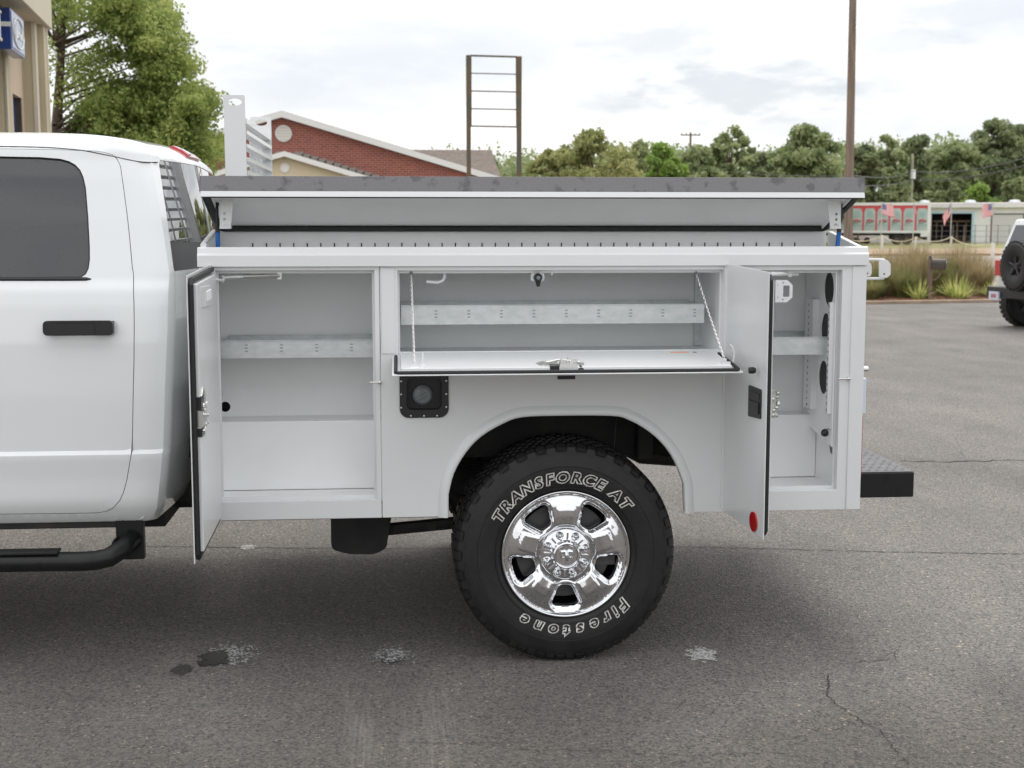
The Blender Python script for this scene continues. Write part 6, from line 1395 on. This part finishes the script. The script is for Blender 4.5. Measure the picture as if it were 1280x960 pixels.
# ================================================================== TAN BUILDING AT THE LEFT
tan = mat('tan_stucco', (.52, .455, .32), .85, col2=(.46, .40, .28), noise_scale=1.2, detail=6, bump=.15, bump_scale=60); tanl = mat('pale_tan_trim', (.62, .57, .46), .8); peach = mat('peach_stucco', (.58, .47, .35), .85, noise_amt=.06, noise_scale=2)
signb = mat('sign_blue', (.02, .06, .27), .3, coat=.4, noise_amt=.25, noise_scale=4); signf = mat('sign_face', (.30, .36, .50), .3, coat=.4); winb = mat('window_blue_glass', (.03, .06, .16), .08, spec=.8)
ba = -radians(6.02); wv = Vector((sin(ba), cos(ba), 0)); wn = Vector((cos(ba), -sin(ba), 0))
O_ = at(20, 284, d=15.86); O_.z = 0
def G(t, o, z): return O_+wv*t+wn*o+Vector((0, 0, z))
def Gb(mb, t0, t1, o0, o1, z0, z1): mb.hexa([G(t0, o0, z0), G(t0, o1, z0), G(t1, o1, z0), G(t1, o0, z0)], [G(t0, o0, z1), G(t0, o1, z1), G(t1, o1, z1), G(t1, o0, z1)])
def Gto(px, d): p = at(px, 284, d=d)-O_; p.z = 0; return p.dot(wv), p.dot(wn)
tb_ = thing('tan_building', 'tan stucco dealership front with pilasters and a deep roof fascia at the left edge', 'building', tuple(G(-3, -3, 0)))
zf = 1.669+(284-45)/F_PX*17.5
t1_, _o = Gto(37, 16.83); win_t0, _ = Gto(22.5, 16.02); win_t1, _ = Gto(33.5, 16.66)
zwin = 1.669+(284-121)/F_PX*16.02
b = MB(); P = [(0, 0), (t1_, 0), (t1_, zf+.2), (0, zf+.2)]
ring = [(win_t0, .9), (win_t1, .9), (win_t1, zwin), (win_t0, zwin)]
Pv, Pf = solid(P, [ring], 0, .12); b.add([G(a.x, -a.y, a.z) for a in Pv], Pf); wl = b.part('wall', peach, tb_)
b = MB(); Gb(b, win_t0, win_t1, -.09, -.07, .9, zwin); b.part('window', winb, tb_)
b = MB(); Gb(b, win_t0, win_t0+.03, -.07, -.03, .9, zwin); Gb(b, win_t1-.04, win_t1, -.07, -.01, .9, zwin); b.part('window_frame', brown, tb_)
ta_, oa = Gto(15, 15.6); tb0, ob0 = Gto(20, 15.86)
b = MB(); Gb(b, ta_, tb0, -1.2, oa, 0, 9); b.part('pilaster', tan, tb_); b = MB(); Gb(b, ta_-.0, ta_+.05, oa-.03, oa+.012, 0, 9.01); b.part('pilaster_edge', tanl, tb_)
b = MB(); Gb(b, ta_-9, ta_-.001, -1.2, oa-.45, 0, 9); b.part('wall', tan, tb_)
tc0, oc = Gto(52, 16.83); td, od = Gto(55, 17.03)
b = MB(); Gb(b, tc0, td, -1.2, oc, 0, zf-.001); b.part('pilaster', tan, tb_); b = MB(); Gb(b, tc0-.012, tc0+.15, oc-.03, oc+.014, 0, zf-.002); b.part('pilaster_edge', tanl, tb_)
te_, oe = Gto(66, 17.2); tf_, of_ = Gto(68.5, 17.34)
b = MB(); Gb(b, td+.001, tf_, -6, oe, 0, zf-.001); b.part('pilaster', tan, tb_); b = MB(); Gb(b, tf_-.06, tf_+.012, oe-.05, oe+.01, 0, zf-.002); b.part('pilaster_edge', tanl, tb_)
tg, og = Gto(75, 17.5)
b = MB(); Gb(b, ta_-9, tg, og-.35, og, zf, 9.2); b.part('roof_fascia', mat('fascia_cream', (.60, .55, .42), .8, noise_amt=.05, noise_scale=2), tb_, bevel=.01)
b = MB(); Gb(b, tb0, tg-.05, -6, og-.351, zf+.06, zf+.14); b.part('soffit', tan, tb_)
b = MB(); Gb(b, -8, tf_-.1, -6, -5.8, 0, 9); Gb(b, -8, -7.8, -5.8, -1.3, 0, 9); b.part('rear_wall', tan, tb_)
# sign boxes
s0, so0 = Gto(24, 15.0); s1, so1 = Gto(39.5, 15.86); zs0, zs1 = 1.669+(284-68)/F_PX*15.0, 1.669+(284-18)/F_PX*15.0
sg = thing('wall_sign', 'blue box sign with pale scripted oval face projecting from the tan building', 'sign', tuple(G(s0, so0, 0)))
b = MB(); Gb(b, s0, s1, so0-.13, so0, zs0, zs1); bx_ = b.part('sign_box', signb, sg, bevel=.01)
b = MB(); Gb(b, s0+.03, s1-.03, so0+.001, so0+.008, zs0+.03, zs1-.03); fc = b.part('sign_face', signf, sg)
b = MB(); cz_ = (zs0+zs1)/2; b.tube([G(s0+(s1-s0)*(.5+.40*cos(a)), so0+.014, cz_+(zs1-zs0)*.36*sin(a)) for a in [2*pi*k/28 for k in range(29)]], .008, 6); 
scr = [(.2, -.1), (.22, .2), (.33, .24), (.27, .0), (.25, -.22), (.33, -.1), (.38, .05), (.42, -.1), (.38, -.14), (.46, -.02), (.52, .03), (.54, -.12), (.62, .0), (.68, .02), (.64, -.13), (.72, -.06), (.78, .22), (.76, -.12), (.83, -.08)]
b.tube([G(s0+(s1-s0)*x, so0+.016, cz_+(zs1-zs0)*z) for x, z in scr], .009, 6); b.part('sign_script', paper, sg, sm=True)
b = MB(); zz = 1.669+(284-38)/F_PX*15.0; Gb(b, s0-.006, s0-.001, so0-.13, so0, zz-.025, zz+.025); b.part('sign_stripe', paper, sg)
b = MB(); Gb(b, s0+.1, s0+.16, -.6 if 0 else so0-.5, so0-.131, cz_-.03, cz_+.03); b.part('sign_arm', blackp, sg)
u0, uo0 = Gto(-40, 12.3); u1, uo1 = Gto(12, 14.4); zq0, zq1 = 1.669+(284-55)/F_PX*14.4, 1.669+(284-26)/F_PX*14.4
sg2 = thing('wall_sign', 'long blue sign panel with pale lettering cut off by the left edge of the photo', 'sign', tuple(G(u1, uo1, 0)))
b = MB(); Gb(b, u1-3.0, u1, uo1-.12, uo1, zq0, zq1); b.part('sign_box', signb, sg2, bevel=.01)
b = MB(); Gb(b, u1-3.0, u1, uo1-.12, uo1+.01, zq1+.001, zq1+.03); Gb(b, u1-3.0, u1, uo1-.12, uo1+.01, zq0-.03, zq0-.001); b.part('sign_rim', tanl, sg2)
b = MB()
for k in range(14):
    t = u1-.12-k*.2; Gb(b, t-.03, t, uo1+.001, uo1+.012, zq0+.07, zq1-.07)
    if k % 2: Gb(b, t-.11, t-.031, uo1+.001, uo1+.012, zq0+.07, zq0+.10)
b.part('sign_lettering', paper, sg2, kind='stuff')

# ================================================================== OFF-ROADER AT THE RIGHT EDGE
jp = at(1284, 408, Z=0); dJ = (jp-CAM).dot(_fh); sJ = dJ/F_PX
off = thing('off_roader', 'white off-roader cut off by the right edge, spare tyre hung on its tail', 'car', (jp.x+1, jp.y+1, 0))
ja = radians(8); J0 = Vector((jp.x, jp.y, 0))-Vector((-sin(ja), cos(ja), 0))*1.36; jf = Vector((cos(ja), sin(ja), 0)); jr = Vector((sin(ja), -cos(ja), 0))   # jf forward of the vehicle, jr its right (towards the camera)
JM = Matrix(((jf.x, -jr.x, 0, J0.x), (jf.y, -jr.y, 0, J0.y), (0, 0, 1, 0), (0, 0, 0, 1)))
# local: x forward, y to its left (away), z up; origin = right rear wheel's ground point
def jpart(mb, name, m, parent=off, **kw):
    mb.v = [tuple(JM @ Vector(v)) for v in mb.v]; return mb.part(name, m, parent, **kw)
def jwheel(x, y, z, ax, name='wheel'):
    b = MB(); pr = [(.16, .03), (.21, .0), (.30, -.02), (.36, -.01), (.395, .03), (.40, .09), (.395, .20), (.35, .24), (.2, .24)]
    b.lathe(pr, (x, y, z), ax, 40)
    for k in range(30):
        a = 2*pi*k/30
        M = Matrix.Translation((x, y, z)) @ (Matrix.Rotation(-a, 4, 'Y') if ax == 'Y' else Matrix.Rotation(a, 4, 'X') @ Matrix.Rotation(pi/2, 4, 'Z'))
        if ax == 'Y': b.box(.385, .41, .01, .22, -.028, .028, M)
        else: b.add([Matrix.Translation((x, y, z)) @ Vector((hx, r*cos(a+o), r*sin(a+o))) for hx in (.01, .22) for r in (.385, .41) for o in (-.07, .07)], [(0, 1, 3, 2), (4, 5, 7, 6), (2, 3, 7, 6), (0, 2, 6, 4), (1, 3, 7, 5)])
    o = jpart(b, name, tyrem, sm=True)
    b = MB(); b.lathe([(.0001, .02), (.05, .02), (.07, .05), (.13, .06), (.17, .03), (.20, .02)], (x, y, z), ax, 30)
    for k in range(5):
        a = 2*pi*k/5+.3
        M = Matrix.Translation((x, y, z)) @ (Matrix.Rotation(-a, 4, 'Y') if ax == 'Y' else Matrix.Identity(4))
        if ax == 'Y': b.box(.05, .18, .02, .045, -.022, .022, M)
        else: b.tube([Vector((x+.035, y+.05*cos(a), z+.05*sin(a))), Vector((x+.03, y+.18*cos(a), z+.18*sin(a)))], .02, 6)
    jpart(b, 'rim', mat('dark_alloy', (.06, .06, .065), .35, metal=.7) if 'dark_alloy' not in MATS else MATS['dark_alloy'], o, sm=True); return o
jwheel(0, 0, .40, 'Y'); jwheel(2.45, 0, .40, 'Y'); jwheel(0, 1.36, .40, 'Y'); jwheel(2.45, 1.36, .40, 'Y')
b = MB(); b.add(*solid([(-.50, .62), (-.50, 1.15), (-.46, 1.22), (1.55, 1.25), (3.1, 1.12), (3.1, .7), (2.9, .62), (2.88, .85), (2.0, .85), (1.9, .5), (.5, .5), (.42, .85), (-.40, .85), (-.46, .62)], [], .06, 1.50)); jb = jpart(b, 'body', cabwhite, bevel=.04)
b = MB(); b.hexa([(-.50, .08, 1.2), (1.5, .08, 1.2), (1.5, 1.48, 1.2), (-.50, 1.48, 1.2)], [(-.30, .18, 1.80), (1.2, .18, 1.82), (1.2, 1.38, 1.82), (-.30, 1.38, 1.80)]); jpart(b, 'hard_top', cabwhite, bevel=.04)
b = MB(); b.hexa([(-.475, .22, 1.30), (-.46, .22, 1.30), (-.46, 1.34, 1.30), (-.475, 1.34, 1.30)], [(-.345, .27, 1.70), (-.33, .27, 1.70), (-.33, 1.29, 1.70), (-.345, 1.29, 1.70)]); b.part('x', tint, None) if 0 else jpart(b, 'rear_window', tint)
b = MB(); b.add(*solid([(-.24, 1.28), (.55, 1.28), (.55, 1.68), (-.12, 1.68)], [], .075, .13)); jpart(b, 'side_window', tint)
for x in (0, 2.45):
    b = MB(); b.add(*solid(rpoly([(x-.55, .62), (x-.50, .88), (x-.36, .98), (x+.36, .98), (x+.52, .86), (x+.56, .62), (x+.52, .62), (x+.45, .84), (x+.33, .93), (x-.33, .93), (x-.46, .84), (x-.50, .62)], .03), [], -.09, .07)); jpart(b, 'wheel_flare', blackp)
b = MB(); b.box(-.66, -.50, -.02, 1.58, .50, .68); jpart(b, 'rear_bumper', blackp, bevel=.02)
sp0 = jwheel(-.79, .62, 1.04, 'X', 'spare_tyre')
b = MB(); b.box(-.56, -.5, .5, .75, .9, 1.15); jpart(b, 'spare_carrier', blackp)
b = MB(); b.box(-.60, -.50, 1.28, 1.46, .86, 1.12); jpart(b, 'taillight', redl, bevel=.01)
b = MB(); b.box(-.60, -.50, .07, .24, .86, 1.12); jpart(b, 'taillight', redl, bevel=.01)
pb = [at(x, y, d=dJ+.1) for x, y in ((1252.5, 374), (1263, 374.5), (1263, 363), (1252.5, 362))]
lp = MB(); P0 = JM.inverted() @ pb[0]; lp.box(-.70, -.67, 1.16, 1.44, .46, .60); pl0 = jpart(lp, 'licence_plate', mat('plate_pale', (.62, .66, .76), .4))
q = MB(); q.box(-.706, -.7005, 1.23, 1.37, .50, .56); jpart(q, 'plate_print', mat('plate_print_red', (.45, .18, .2), .5), pl0)




# ================================================================== pieces that came out of one builder become parts of their own
def split_loose(o):
    me = o.data; n = len(me.vertices); par = list(range(n))
    def fd(a):
        while par[a] != a: par[a] = par[par[a]]; a = par[a]
        return a
    for e_ in me.edges:
        a, c_ = fd(e_.vertices[0]), fd(e_.vertices[1])
        if a != c_: par[a] = c_
    gr = {}
    for p_ in me.polygons: gr.setdefault(fd(p_.vertices[0]), []).append(p_)
    if len(gr) < 2: return
    for g in list(gr.values()):
        ids = {}; vs = []; fs = []
        for p_ in g:
            f = []
            for v in p_.vertices:
                if v not in ids: ids[v] = len(vs); vs.append(tuple(me.vertices[v].co))
                f.append(ids[v])
            fs.append(f)
        m2 = bpy.data.meshes.new(me.name); m2.from_pydata(vs, [], fs)
        for mm in me.materials: m2.materials.append(mm)
        smooth(m2, g[0].use_smooth)
        if g[0].use_smooth: m2.set_sharp_from_angle(angle=radians(35))
        c_ = o.copy(); c_.data = m2; COL.objects.link(c_)
    nm = o.name; bpy.data.objects.remove(o)
for nm in ('body_sill','latch_recess','trough_divider','header_channel','chassis_frame','bay_posts','side_wall','pole_wires','insulators','door_frame','door_hinge','cab_floor','cap_ribs'):
    for o in [x for x in bpy.data.objects if x.type == 'MESH' and x.name.split('.')[0] == nm and not [c for c in bpy.data.objects if c.parent == x]]: split_loose(o)
for o in bpy.data.objects:
    if '.' in o.name: pass
